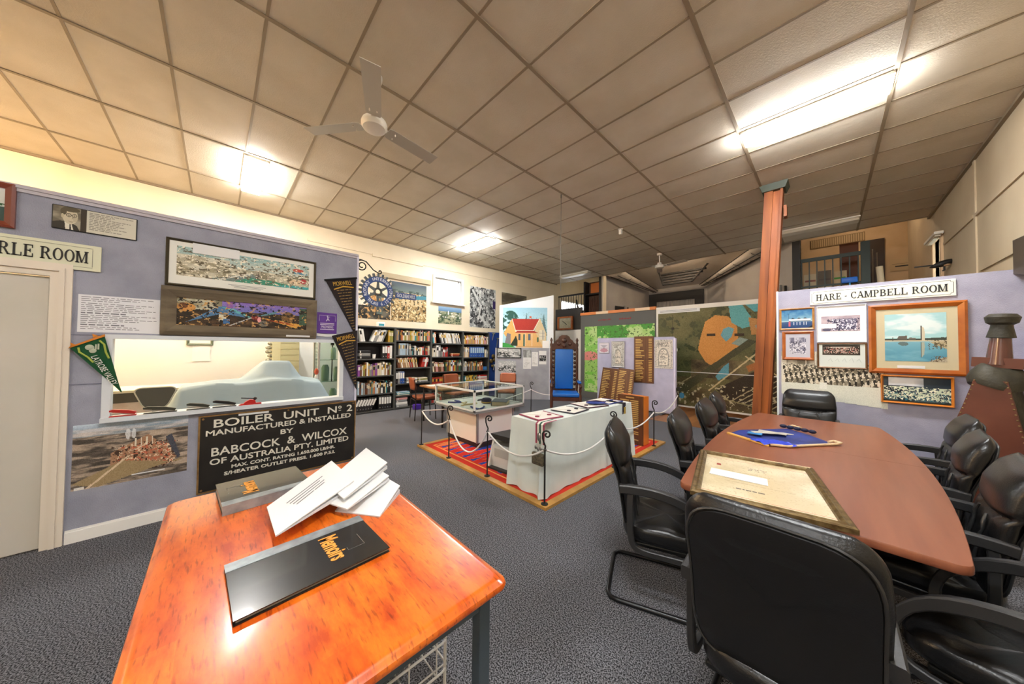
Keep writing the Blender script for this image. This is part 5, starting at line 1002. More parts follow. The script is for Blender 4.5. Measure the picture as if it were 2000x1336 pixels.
m_desk = woodtop('varnished_red_timber', 'EA7A1C', 'DE6412', 'B8400A', 3.2, 12, .3, .8, '8A2A08')
m_steelb = mat('blue_grey_steel', '4A5864', .45)
t = thing('timber_desk', 'glossy orange-red timber table on a blue-grey steel frame, closest to the viewer', 'table', (-1.468, .276, 0))
hx, hy, zt = .735, .432, .75
def rrect(hx, hy, r, n=6): return [(sx*(hx-r)+r*math.cos(a), sy*(hy-r)+r*math.sin(a)) for sx, sy, a0 in ((1, 1, 0), (-1, 1, 90), (-1, -1, 180), (1, -1, 270)) for a in [R(a0+90*k/n) for k in range(n+1)]]
rings = [[(x, y, zt+dz) for x, y in rrect(hx-i, hy-i, .03)] for i, dz in ((.012, -.036), (.002, -.03), (0, -.02), (.003, -.012), (.009, -.009), (.014, -.004), (.022, -.0005), (.03, 0))]
MB().loft(rings).build('tabletop', m_desk, t, smooth=40)
b = MB()
for y in (-.37, .345): b.box(-.67, .67, y, y+.025, .655, .712)
for x in (-.685, .655): b.box(x, x+.03, -.37, .37, .655, .712)
b.build('frame_rail', m_steelb, t)
for sx in (-.69, .65):
    for sy in (-.385, .345): MB().box(sx, sx+.042, sy, sy+.042, 0, .71, .003).build('leg', m_steelb, t)
# things on and under the desk
ZD = .751
def spiral_book(lab, c, rz, w, d, h, z, sheet=True):
    t = thing('memoirs_book', lab, 'book', (c[0], c[1], z), rz, 'black memoir albums on the timber table')
    MB().box(-w/2+.006, w/2-.003, -d/2+.008, d/2-.004, .003, h-.003).build('pages', mat('page_white', 'A8A69E', .7), t)
    b = MB().box(-w/2, w/2, -d/2, d/2, 0, .003).box(-w/2, w/2, -d/2, d/2, h-.003, h); b.build('cover', mat('gloss_black_board', '1C1C1C', .25, coat=.3), t)
    b = MB().box(-w/2-.001, w/2+.001, d/2-.05, d/2+.001, h, h+.0012).box(-w/2, w/2, d/2, d/2+.0015, 0, h); b.build('spine_tape', mat('foil_tape', '7E868A', .3, .3, col2='9EA6AA', sc=20), t)
    letters('lettering', 'Memoirs', .06, mat('memoir_gold', 'E59A3C', .5), t, (.1*w, -.01*d, h+.001), (0, 0, R(-90)), width=.165, height=.06, shear=.05, depth=.0006, bold=.0015)
    b = MB(); x0 = w*.24; [b.box(*q) for q in ((x0, x0+.055, -.06, -.0585, h, h+.0006), (x0+.055, x0+.0565, -.06, .02, h, h+.0006), (x0, x0+.0015, -.06, -.04, h, h+.0006))]; b.build('window_cut', m_steel, t)
    return t
# near album: corners (-1.40,.055) (-1.42,.46) far edge ... spine side towards the wall
spiral_book('black album lettered Memoirs lying alone at the front of the timber table', (-1.262, .252), R(92.5), .425, .3, .016, ZD)
spiral_book('black album lettered Memoirs half hidden under the white papers', (-2.02, .19), R(-86), .34, .32, .042, ZD)
def tri_folder(lab, c, rz, w, d, h, z, tilt):
    t = thing('wedge_folder', lab, 'folder', (c[0], c[1], z), rz, 'white folded pamphlets on the timber table')
    b = MB(); o = MB()
    # a folded sheet standing as a shallow wedge
    b.prism([(-d/2, 0), (d/2, 0), (d/2, .002), (-d/2+.004, .002)], -w/2, w/2, 'x').build('base_sheet', m_paper, t)
    o.prism([(-d/2, .0022), (d/2, h), (d/2, h+.002), (-d/2, .0042)], -w/2, w/2, 'x').build('cover_sheet', m_paper, t)
    MB().prism([(d/2, .0), (d/2+.002, 0), (d/2+.002, h+.002), (d/2, h+.002)], -w/2, w/2, 'x').build('back_sheet', mat('paper_shade', 'DCDCDE', .6), t)
    b = MB(); r = random.Random(int(w*1000)+int(h*999))
    th = math.atan2(h, d)
    for k in range(4):
        y = -.16*d+.08*d*k; zz = .0052+(y+d/2)/d*h; x0 = -w*.28+.02*k
        b.quad((x0, y, zz), (x0+w*(.4+.15*r.random()), y, zz), (x0+w*.5, y+.006, zz+.006*h/d), (x0, y+.006, zz+.006*h/d))
    b.build('print_lines', mat('grey_ink', '', 1), t)
    return t
tri_folder('top white folded pamphlet nearest the black album', (-1.69, .335), R(94), .33, .33, .06, .815, 0) if 0 else None
def binder(lab, P, z, h, hinge=.04):
    """P = four ground corners; a thin white bound report with a raised far edge"""
    c = sum((Vector((*p, 0)) for p in P), Vector())/4; t = thing('white_report', lab, 'report', (c.x, c.y, z), 0, 'white bound reports on the timber table')
    q = [Vector((p[0]-c.x, p[1]-c.y, 0)) for p in P]; lift = [0, h, h, 0]
    lo = [(v.x, v.y, 0) for v in q]; up_ = [(v.x, v.y, .005+lift[i]) for i, v in enumerate(q)]
    mid = [(v.x, v.y, .002+lift[i]*.94) for i, v in enumerate(q)]
    MB().add(lo+[(x, y, .003+(.45*lift[i])) for i, (x, y, _) in enumerate(lo)], [(0, 1, 2, 3)[::-1], (4, 5, 6, 7), (0, 1, 5, 4), (1, 2, 6, 5), (2, 3, 7, 6), (3, 0, 4, 7)]).build('page_block', mat('paper_shade', 'DCDCDE', .6), t)
    MB().add([(x, y, zz) for x, y, zz in mid]+up_, [(0, 1, 2, 3)[::-1], (4, 5, 6, 7), (0, 1, 5, 4), (1, 2, 6, 5), (2, 3, 7, 6), (3, 0, 4, 7)]).build('cover', m_paper, t)
    a, e = q[1]-q[0], q[3]-q[0]; b = MB(); r = random.Random(int(abs(c.x)*999))
    for k in range(4):
        s0 = .35+.09*k
        for u0, u1 in ((.2+.03*k, .5+.1*r.random()), (.55, .62+.15*r.random())):
            pts = []
            for u, s in ((u0, s0), (u1, s0), (u1, s0+.026), (u0, s0+.026)):
                v = q[0]+a*u+e*s; pts.append((v.x, v.y, .0056+h*u))
            b.quad(*pts)
    b.build('print_lines', mat('grey_ink', '', 1), t)
    return t
binder('white report lowest of the fanned heap, towards the desk\'s right edge', [(-1.425, .485), (-1.84, .80), (-1.50, .815), (-1.36, .70)][::1], .757, .03) if 0 else None
binder('white bound report lowest in the fanned heap at the desk\'s far right', [(-1.56, .40), (-1.86, .66), (-1.53, .69), (-1.375, .53)], ZD, .035)
binder('white bound report with pinkish print, second from the bottom of the heap', [(-1.60, .36), (-1.98, .64), (-1.62, .67), (-1.45, .42)], ZD+.042, .022)
binder('white bound report in the middle of the fanned heap', [(-1.70, .33), (-2.04, .64), (-1.70, .66), (-1.50, .38)], ZD+.068, .022) if 0 else None
binder('topmost white bound report with a wedge edge nearest the near album', [(-1.70, .17), (-2.0, .49), (-1.63, .50), (-1.42, .17)], ZD+.045, .04)
binder('white bound report under the topmost one, leaning on the heap', [(-1.74, .40), (-2.06, .70), (-1.72, .70), (-1.5, .42)], ZD+.068, .03)
tag(MB().box(-.13, .13, -.1, .1, 0, .012, .004).build('comb_bound_book', mat('comb_black', '1A1A1C', .35), loc=(-1.66, .585, ZD+.0), rz=.6), 'black comb-bound booklet wedged in the white report heap', 'book') if 0 else None
# wire basket with a clear bag under the desk
m_wire = mat('white_wire', 'E6E6E4', .4)
t = thing('wire_basket', 'white wire basket hanging under the timber table', 'basket', (-1.25, .42, 0))
b = MB(); 
for z in (.36, .46, .55): b.tube([(x, y, z) for x, y in rrect(.3, .2, .03, 3)], .004 if z < .5 else .006, 6, True)
for k in range(7): b.tube([(-.28+.0933*k, -.2, .55), (-.28+.0933*k, -.2, .36), (-.28+.0933*k, .2, .36), (-.28+.0933*k, .2, .55)], .003, 6)
for k in range(4): b.tube([(-.3, -.15+.1*k, .55), (-.3, -.15+.1*k, .36), (.3, -.15+.1*k, .36), (.3, -.15+.1*k, .55)], .003, 6)
for x in (-.29, .29):
    for y in (-.19, .19): b.tube([(x, y, .55), (x, y, .72 if 0 else .0)], .006, 6)
b.build('wire_frame', m_wire, t); MB().box(-.3, .3, .18, .215, .56, .62).build('rail', mat('grey_rail', 'AEB4B4', .4), t)
def bag(u, v): a = 2*pi*u; return (.27*math.cos(a)*(1+.08*math.sin(5*a))*(.9+.14*v), .17*math.sin(a)*(1+.08*math.cos(7*a))*(.9+.14*v), .38+.22*v+.012*math.sin(9*a)*v)
tag(MB().grid(bag, 40, 8, closed=True).add([bag(k/40, 0) for k in range(40)], [list(range(40))]).build('plastic_bag', glassmat('clear_plastic', 'D9DAD6', .9), loc=(-1.25, .42, 0), smooth=60), 'crumpled clear plastic bag in the wire basket', 'bag')
# ---------------------------------------------------------------- conference table
m_mah = mat('mahogany_laminate', '90583F', .32, col2='824C36', sc=5, stretch=(3, .25, 1), spec=.4)
t = thing('conference_table', 'long boat-shaped mahogany conference table with black legs', 'table', (-.12, 3.33, 0))
def side(y): return .47+.1*(1-(y/1.43)**2)
n = 18; out = []
for i in range(n+1):
    y = -1.43+2.86*i/n; out.append((side(y), y))
pl = [(x, y) for x, y in out]+[(-x, y) for x, y in reversed(out)]
rc = .045
def corner(sx, sy, a0): return [(sx*(side(1.43-rc)-rc)+rc*math.cos(R(a0+15*i)), sy*(1.43-rc)+rc*math.sin(R(a0+15*i))) for i in range(7)]
pl = corner(1, -1, -90)+[(side(y), y) for y in [-1.33+2.66*i/n for i in range(n+1)]]+corner(1, 1, 0)+corner(-1, 1, 90)+[(-side(y), y) for y in [1.33-2.66*i/n for i in range(n+1)]]+corner(-1, -1, 180)
sc_ = lambda k, dz: [(x*(1-k*.01), y*(1-k*.004), .75+dz) for x, y in pl]
MB().loft([sc_(.6, -.034), sc_(0, -.028), sc_(0, -.006), sc_(.5, 0)]).build('tabletop', m_mah, t, smooth=35)
MB().box(-.58, .58, -.001, .001, .7501, .7504).build('centre_seam', mat('seam_dark', '6A3524', .5), t)
for y in (-.95, .95):
    MB().box(-.2, .2, y-.03, y+.03, .06, .715).build('leg', m_black, t); MB().box(-.34, .34, y-.05, y+.05, 0, .06, .015).build('foot', m_black, t)
MB().box(-.02, .02, -.92, .92, .3, .7).build('modesty_panel', m_black, t)
# ---------------------------------------------------------------- black leather chairs
m_lea = mat('black_leather', '111112', .3, bump=.1, bsc=160, col2='171718', sc=4); m_leb = mat('leather_back', '0F0F10', .45, bump=.08, bsc=220); m_plas = mat('black_plastic', '2A2A2B', .42, bump=.1, bsc=300); m_chr = mat('black_tube', '17171A', .3, .2); m_stitch = mat('seam_leather', '2E2E2E', .4)
def sup(c, e): return math.copysign(abs(c)**e, c)
def backrest():
    b = MB(); rings = []; N = 44; n = 40
    for j in range(N+1):
        v = j/N; z = .40+.62*v
        yc = np.interp(v, [0, .15, .35, .6, .85, 1], [-.165, -.175, -.185, -.215, -.265, -.295])
        hw = np.interp(v, [0, .12, .4, .7, .88, 1], [.19, .215, .238, .242, .232, .205])
        th = np.interp(v, [0, .06, .3, .55, .62, .66, .8, .93, 1], [.03, .06, .075, .072, .066, .085, .105, .085, .03])
        e = 1
        if v > .9: k = (v-.9)/.1; e = math.sqrt(max(0, 1-k*k*.97)); hw *= .80+.2*e; th *= .25+.75*e
        if v < .07: k = 1-v/.07; e = math.sqrt(max(0, 1-k*k*.97)); hw *= .9+.1*e; th *= .3+.7*e
        ring = []
        for i in range(n):
            a = 2*pi*i/n; x = hw*sup(math.cos(a), .5); s = sup(math.sin(a), .62); y = th/2*s
            if s > 0:
                u = x/hw
                if v < .62:
                    y -= .012*(1-min(1, abs(abs(u)-.36)/.09))*(abs(abs(u)-.36) < .09)*min(1, v*6); y += .012*math.sin(v*40)*(abs(u) < .36)*.35
                seam = .62+.06*(abs(u)**1.5)-.03
                y -= .022*math.exp(-((v-seam)/.02)**2)
                y += .018*math.exp(-((v-.8)/.13)**2)*(1-u*u)
            ring.append((x, yc+y, z))
        rings.append(ring)
    return b.loft(rings)
def seatmesh():
    b = MB(); rings = []; n = 40
    for k, (dz, s) in enumerate(((0, .86), (.012, .97), (.035, 1), (.07, 1), (.09, .975), (.1, .92), (.104, .75), (.1, .4), (.1, .02))):
        ring = []
        for i in range(n):
            a = 2*pi*i/n; x = .222*s*sup(math.cos(a), .45); y = .03+.25*s*sup(math.sin(a), .45); z = .36+dz+(.012*math.cos(y*26) if k > 4 else 0)-(max(0, y-.18)*.35 if k > 3 else 0)
            if k > 4 and abs(abs(x)-.09) < .02: z -= .006
            ring.append((x, y, z))
        rings.append(ring)
    return b.loft(rings)
def leather_chair(loc, rz, label):
    t = thing('leather_chair', label, 'chair', loc, rz, 'black leather conference chairs')
    bk = backrest().build('backrest', m_lea, t, smooth=70)
    # flat panel and piping on the rear face
    P = []
    for k in range(40):
        a = 2*pi*k/40; x = .224*sup(math.cos(a), .4); v = .5+.455*sup(math.sin(a), .42); P.append((x, v))
    def yb(v): 
        yc = np.interp(v, [0, .15, .35, .6, .85, 1], [-.165, -.175, -.185, -.215, -.265, -.295]); th = np.interp(v, [0, .06, .3, .55, .62, .66, .8, .93, 1], [.03, .06, .075, .072, .066, .085, .105, .085, .03])
        return yc-th/2-.003
    rg = []
    for s in (1.0, .97, .8, .5, .02):
        rg.append([(x*s, yb(.5+(v-.5)*s)+(.016 if s == 1 else 0), .40+.62*(.5+(v-.5)*s)) for x, v in P])
    MB().loft(rg).build('back_panel', m_leb, bk, smooth=60)
    MB().tube([(x*1.0, yb(v)+.004, .40+.62*v) for x, v in P], .0045, 6, True).build('piping', m_stitch, bk, smooth=60)
    # stitched tuft seams on the front
    for s in (-1, 1):
        pts = []
        for k in range(9):
            v = .1+.06*k; pts.append((s*.085*(1+.15*math.sin(k*2.2)), yb(v)+.078+.003*math.sin(k*3), .40+.62*v))
        MB().tube(pts, [.005+.002*(k % 2) for k in range(9)], 6).build('tuft_seam', m_stitch, bk, smooth=60)
    seatmesh().build('seat', m_lea, t, smooth=60)
    MB().box(-.2, .2, -.17, .2, .335, .362, .008).build('seat_plate', m_black, t)
    for s in (-1, 1):
        pts = [(-.225, .676), (-.16, .682), (-.06, .682), (.04, .668), (.13, .636), (.2, .588), (.25, .52), (.272, .45), (.268, .39), (.24, .35), (.18, .335), (.0, .335), (-.1, .338), (-.15, .36), (-.168, .42), (-.17, .52), (-.17, .62), (-.165, .675)]
        Q = []
        m_ = len(pts)
        for i in range(m_-1):            # smooth the path
            p0, p1, p2, p3 = [pts[min(m_-1, max(0, i+k))] for k in (-1, 0, 1, 2)]
            for q in (0, .5):
                q2, q3 = q*q, q*q*q
                Q.append(tuple(.5*((2*p1[d])+(-p0[d]+p2[d])*q+(2*p0[d]-5*p1[d]+4*p2[d]-p3[d])*q2+(-p0[d]+3*p1[d]-3*p2[d]+p3[d])*q3) for d in (0, 1)))
        Q.append(pts[-1])
        prof = [(-.5, -1), (.5, -1), (.75, -.75), (.75, .75), (.5, 1), (-.5, 1), (-.75, .75), (-.75, -.75)]
        wd = [.017+.008*max(0, min(1, (z-.56)/.08))*(y > -.15 or i < 8) for i, (y, z) in enumerate(Q)]
        MB().tube([(.244*s, y, z) for y, z in Q], wd, prof=prof).build('armrest', m_plas, t, smooth=40)
    pts = [(-.2, .1, .325), (-.225, .2, .322), (-.235, .25, .29), (-.235, .262, .2), (-.235, .262, .06), (-.235, .24, .022), (-.235, .19, .0135), (-.235, -.24, .0135), (-.225, -.28, .0135), (-.19, -.3, .0135)]
    pts = pts+[(-x, y, z) for x, y, z in reversed(pts)]
    MB().tube(pts, .0135, 10).build('sled_frame', m_chr, t, smooth=60)
    return t
ch0 = leather_chair((-.125, 1.49, 0), 0, 'black leather chair nearest the viewer, seen from behind at the table end')
for x, y, a, lb in ((-.745, 2.05, -68, 'black leather chair turned sideways at the table\'s near left corner'), (-.57, 2.72, -80, 'black leather chair second along the table\'s left side'), (-.565, 3.47, -86, 'black leather chair third along the left side, before the map board'), (-.63, 4.2, -82, 'black leather chair farthest along the table\'s left side'),
                    (-.17, 5.02, 180, 'black leather chair at the far table end, facing the viewer'), (.5, 2.02, 70, 'black leather chair at the near right table corner, its back outside the picture'), (.335, 2.66, 86, 'black leather chair nearest on the table\'s right side'), (.36, 3.36, 84, 'black leather chair in the middle of the table\'s right side'), (.46, 4.12, 88, 'black leather chair farthest on the right side, near the bellows')):
    dup(ch0, (x, y, 0), R(a), lb)
# ---------------------------------------------------------------- things on the conference table
ZT = .751
t = thing('framed_document', 'framed parchment lying flat on the near end of the conference table', 'framed document', (-.285, 2.235, ZT), R(11))
hx, hy = .30, .40
f = MB(); e = [(hx, .0), (hx, .02), (hx-.008, .026), (hx-.02, .022), (hx-.03, .028), (hx-.042, .02), (hx-.045, .008)]
V = []
for d, z in e:
    i = hx-d; V.append([(-hx+i, -hy+i, z), (hx-i, -hy+i, z), (hx-i, hy-i, z), (-hx+i, hy-i, z)])
f.loft(V, cap=False).build('frame', mat('brass_brown_frame', '8A754E', .35, .5, col2='5A4628', sc=30), t)
p = Cv(110, 150, 'D8CBAA').nz(3, 4, 3, 'CFC09C', 'E0D5B8').spk(40, 50, 5, 'C4B48E', .68)
for q, c in ((.03, 'B0904E'), (.05, 'CDBB92'), (.075, 'C06A50'), (.083, 'D8CBAA')): p.put((p.v > 1-q) & (p.v < 1-q+.008), c).put((p.v < q) & (p.v > q-.008), c)
p.text(.2, .8, .3, .62, 5, 'B9AA86', 3, .2).text(.3, .72, .2, .24, 1, '4A443A', 5, .5).spk(50, 60, 7, '6E6450', .6, (.44, .62, .7, .8)).spk(50, 60, 9, 'B87A40', .6, (.2, .3, .4, .56)).rect(.12, .16, .72, .77, 'A8302A')
o = p.mesh('parchment', 2*(hx-.045), 2*(hy-.045), t, printmat('glazed_print', .3, .35))
for v in o.data.vertices: v.co = (v.co.z*(hx-.045)/(hy-.045)*1.0-(hx-.045) if 0 else v.co.x-(hx-.045), v.co.z-(hy-.045), .009)
MB().box(-hx+.02, hx-.02, -hy+.02, hy-.02, 0, .006).build('backing', m_dark, t)
tag(MB().box(-.135, .135, -.055, .055, 0, .003).build('paper_label', m_paper, loc=(-.372, 2.215, .7615), rz=R(8)), 'blank white strip of paper lying on the framed parchment', 'paper')
t = thing('fringed_banner', 'folded blue banner with gold fringe lying on the conference table', 'banner', (-.3, 3.55, ZT))
def bz(x, y): return .010+.012*math.sin(9*x+7*y)+.01*math.sin(17*y-5*x)
O = [(-.32, -.2), (-.02, -.4), (.08, -.34), (.34, .02), (.2, .24), (.03, .42), (-.12, .22), (-.28, .0)]
def bl(u, v):
    a = 2*pi*u*8; i = int(u*8) % 8; k = u*8-int(u*8); P, Q = O[i], O[(i+1) % 8]; x, y = P[0]+(Q[0]-P[0])*k, P[1]+(Q[1]-P[1])*k
    return (x*v, y*v, .004+max(0, bz(x*v, y*v))*(1-v**6))
MB().grid(bl, 64, 12, closed=True).build('cloth', mat('banner_blue', '16308C', .6, col2='122060', sc=6), t, smooth=70)
tri_ = MB()
for i in range(26):
    k = i/25; x = -.33+.3*k; y = -.2-.2*k; tri_.box(x-.006, x+.006, y-.035, y+.005, .001, .012)
tri_.build('fringe', mat('gold_fringe', 'D9A552', .7), t)
MB().tube([(-.02, -.4, .012), (.08, -.35, .01), (.24, -.12, .01), (.345, .02, .012), (.37, .05, .02), (.33, .08, .02), (.3, .04, .014)], .01, 8).tube([(.02, .42, .02), (.06, .47, .03), (.12, .44, .025), (.08, .38, .03)], .009, 8).build('cord', mat('cream_cord', 'DCC29A', .7), t, smooth=60)
b = MB(); b.box(-.14, .05, -.03, .03, .027, .032); b.T = Matrix.Rotation(.6, 4, 'Z'); b.box(-.2, .1, -.02, .04, .026, .03); b.build('motif', mat('motif_grey', 'B8B4A8', .7), t)
MB().box(-.2, -.1, -.16, -.1, .02, .026).build('sky_patch', mat('sky_patch', '3A8AC8', .6), t)
MB().grid(lambda u, v: (-.05+.2*u-.12*v, -.43+.12*u+.1*v, .008+.016*math.sin(8*u+5*v)**2), 10, 8).build('tassel_ribbon', mat('bright_blue_satin', '2440C8', .4), t, smooth=70)
b = MB(); r = random.Random(8); [b.ball((.0+.05*k, .38-.02*k, .03), .022, 1.3, .8, .8, 8, 6) for k in range(5)]; b.build('gathered_edge', mat('navy_dark', '10183C', .6), t, smooth=60)
# ---------------------------------------------------------------- HARE - CAMPBELL ROOM partition
YH = 5.6
t = MB().box(-.47, 1.36, YH, YH+.07, 0, 2.325).build('wall_display', m_lav if 0 else mat('lilac_grey_fabric', 'ABAABC', .9, col2='9D9CAF', sc=5, bump=.4, bsc=120)); struct(t)
struct(MB().box(-.49, -.47, YH-.005, YH+.075, 0, 2.33).build('trim_5', mat('panel_edge_white', 'E4ECEC', .5)))
t = thing('sign_board', 'white sign reading HARE - CAMPBELL ROOM over the framed pictures', 'sign', (-.152, YH, 2.108))
MB().box(0, 1.1, -.016, 0, 0, .178).build('board', mat('sign_white', 'ECEEE2', .5), t)
b = MB(); k = .014
for q in ((k+.02, 1.1-k-.02, k, k+.003), (k+.02, 1.1-k-.02, .178-k-.003, .178-k), (k, k+.003, k+.02, .178-k-.02), (1.1-k-.003, 1.1-k, k+.02, .178-k-.02)): b.box(q[0], q[1], -.0175, -.016, q[2], q[3])
for sx, sz in ((k, k), (1.1-k, k), (k, .178-k), (1.1-k, .178-k)): dx = .02 if sx < .5 else -.02; dz = .02 if sz < .1 else -.02; b.tube([(sx+dx, -.0168, sz), (sx+dx*.8, -.0168, sz+dz*.8), (sx, -.0168, sz+dz)], .0015, 4)
b.build('border_line', m_black, t)
b = MB(); e_ = slab('HARE - CAMPBELL ROOM', b, 0, 0, .078, -.02, -.016); s_ = 1.0/e_; b.v = [(.055+x*s_, y, .05+z) for x, y, z in b.v]; b.build('lettering', mat('sign_black', '2C2C2C', .5), t)
Yf = YH-.001
p = Cv(80, 60, '2A6AA8').grad(0, 1, .35, 1, 'A8C8CC', '0E5A9A').grad(0, 1, 0, .35, '143A6E', '3A5A86').nz(5, 4, 3, '2A6AA0', '9AC0CC', .4, .7, .35, (0, 1, .4, 1)).rect(.25, .95, .38, .5, 'DDE4E8').poly([(.3, .5), (.38, .56), (.46, .5)], '24303A').poly([(.5, .5), (.58, .56), (.66, .5)], '24303A').poly([(.7, .5), (.78, .56), (.86, .5)], '24303A').rect(.25, .95, .36, .4, '3E4A56').rect(.24, .3, .1, .36, 'C05A6A')
for q in (.4, .5, .6, .72, .8): p.rect(q, q+.03, .16, .34, 'C4CDD6')
for q in (.24, .32): p.rect(q, q+.008, .5, .8, '39506A')
p.poly([(.85, .0), (1, 0), (1, .14)], '10202E')
m_pinel = mat('pale_pine', 'C4924E', .4, col2='A87030', sc=10)
framed('small blue painting of white buildings by water, top left', 'framed picture', (-.458, Yf, 1.79), 0, .346, .292, .022, .02, m_pinel, p)
p = Cv(60, 56, 'A4A4B8').grad(0, 1, .6, 1, 'B4B4C4', 'C4C4D2').nz(6, 5, 4, '6A6A80', 'C4C4D0').spk(12, 11, 3, '33334A', .58, (0, 1, 0, .75)).spk(14, 12, 6, 'E6E6EE', .6, (0, 1, 0, .7)).line([(.1, .1), (.9, .6)], .03, 'D0D0DA')
framed('small aerial town photograph in an orange-brown frame, lower left', 'framed photo', (-.43, Yf, 1.385), 0, .31, .385, .035, .025, m_pine, p, mat('grey_mount', 'BEBFCB', .7), (.04, .04, .05, .05))
p = Cv(70, 40, 'B9A8B0').nz(4, 3, 4, 'C4B4BC', 'A898A4').rect(.28, .92, .1, .8, '6A6680').spk(16, 10, 3, 'E4E2EE', .54, (.28, .92, .05, .78)).spk(18, 12, 5, '2E2C4A', .58, (.15, .98, .0, .82)).rect(.0, .4, .2, .5, 'EDEBEE').ell(.15, .1, .12, .1, '5A5870')
framed('team photograph on a wide white mount, upper middle', 'framed photo', (-.094, Yf, 1.617), 0, .425, .465, .012, .02, mat('white_frame', 'E2E4E6', .5), p, mat('bright_mount', 'F1F1F3', .7), (.03, .04, .13, .12))
p = Cv(90, 28, '2A241E').nz(6, 3, 3, '1E1A16', '40382E').spk(28, 9, 3, 'D4BEB0', .56, (.03, .97, .15, .8)).spk(30, 9, 8, 'A83A34', .66, (.05, .95, .2, .7)).rect(.25, .75, .72, .78, 'D8D0C4')
t = framed('group photograph over pencil autographs in a brown-gold frame', 'framed photo', (-.092, Yf, 1.292), 0, .426, .318, .018, .022, mat('brown_gilt', '6E4A26', .4, .2), p, mat('pale_mount', 'D4DCD6', .7), (.03, .04, .15, .004))
b = MB(); r = random.Random(4); [b.tube([(.1+.06*k, -.0085, .09+.01*r.random()), (.12+.06*k, -.0085, .12+.02*r.random()), (.135+.06*k, -.0085, .08)], .0012, 4) for k in range(5)]; b.build('autographs', mat('pencil', 'A4B0AE', .7), t)
p = Cv(150, 120, '9ED0D2').grad(0, 1, .46, 1, 'A8D8D8', 'B4D4DC').nz(2, 5, 7, 'A4D2D6', 'E4EEEE', .42, .6, .85, (0, 1, .5, 1)).grad(0, 1, 0, .44, '3E86A0', '9CCBD6').nz(2, 6, 3, '4E90A8', 'A0CCD6', .4, .62, .4, (0, 1, 0, .44)).rect(0, 1, .42, .45, 'C9BFA0')
p.put((p.v > .44) & (p.v < .46+.025*fbm(p.u, p.v, 9, 1, 4)+.06*np.clip((p.u-.55)/.45, 0, 1)*fbm(p.u, p.v, 14, 1, 8)) , '3A4038').poly([(.2, .455), (.24, .53), (.38, .54), (.38, .46)], '5E5850').poly([(.4, .46), (.42, .5), (.52, .49), (.52, .455)], '6E685E').poly([(.6, .44), (.6, .74), (.618, .74), (.618, .44)], '4A4A48').poly([(.618, .44), (.618, .735), (.655, .69), (.67, .58), (.665, .44)], 'CFC6AC').poly([(.6, .4), (.6, .08), (.612, .08), (.614, .4)], '5A6460').poly([(.614, .4), (.614, .09), (.65, .14), (.665, .3), (.66, .4)], 'A8AE9C').ell(.32, .37, .1, .05, '56625E', .8, 1)
p.poly([(1, .42), (.72, .41), (.86, .33), (1, .26)], 'B4A684').spk(20, 20, 5, '5A5038', .56, (.7, 1, .24, .44)).poly([(.72, .0), (1, .0), (1, .1), (.85, .06)], 'B8AE94').spk(34, 30, 6, '5E4C38', .56, (.75, 1, 0, .12)).ell(.14, .47, .006, .05, '4A4A48')
t = framed('large framed picture of a tower mirrored in a lake', 'framed picture', (.343, Yf, 1.258), 0, .67, .795, .058, .04, mat('honey_frame', 'B8661E', .3, col2='9A4C12', sc=6, coat=.5), p, mat('beige_mount', 'C9BE9C', .7), (.065, .07, .085, .06))
MB().box(.21, .4, -.02, -.015, .065, .095).build('paper_slip', m_paper, t)
p = Cv(110, 52, '26323A').nz(6, 4, 3, '1E2A34', '4A5A62').poly([(.3, 1), (1, 1), (1, .5), (.7, .6)], '2E3A44').spk(20, 12, 3, 'CDD8BC', .5, (0, 1, .12, .62)).spk(22, 14, 7, 'F2F0D8', .62, (0, 1, .1, .64)).spk(24, 16, 5, '2A6A78', .62, (0, 1, 0, .4)).rect(0, 1, .0, .06, '2C2A22').rect(.08, .62, .66, .98, 'D4D8DC').nz(3, 3, 8, 'B8BEC4', 'E2E4E6', box=(.08, .62, .66, .98))
framed('framed crowd photograph in bright orange wood, lowest right', 'framed photo', (.43, Yf, .922), 0, .495, .318, .02, .05, mat('vivid_orange_wood', 'CE7A20', .35, coat=.3), p)
p = Cv(170, 80, 'D8D8C8').rect(0, 1, .38, 1, 'B4AE9C').rect(.0, .08, .36, .9, 'D4CFBE').nz(9, 5, 3, '6E685A', 'B9B2A0', .4, .62, .8, (.06, 1, .62, .95))
for q in (.26, .36, .5, .62, .72, .86): p.rect(q, q+.008, .55, 1, 'DCD6C4')
p.spk(20, 10, 3, '6A6252', .46, (.04, .99, .36, .72)).spk(26, 12, 5, '4A4438', .56, (.04, .99, .34, .74)).spk(30, 16, 8, 'CFC6B0', .6, (.03, 1, .34, .74))
for k in range(120):
    x = .03+.95*((k*.618) % 1); y = .72-.3*(k/120)+.02*rs.rand(); p.ell(x, y-.055, .013, .045, ['2A261E', 'D8D0BC', '4A4438', '8A826E'][k % 4]).ell(x, y+.005, .0075, .02, 'D9CDB4').ell(x, y+.02, .0075, .009, '3A342A')
p.rect(0, 1, 0, .36, 'D6D8CA').rect(.4, .47, .28, .4, 'E4E4DA').jit(8)
o = flat('long sepia group photograph poster pinned below the small frames', 'poster', (-.443, YH-.003, .84), 0, .925, .66, p, 'group_photo', mask=lambda u, v: (v > .0+.12*(1-u)) & (v < .8+.25*(u < .75)))
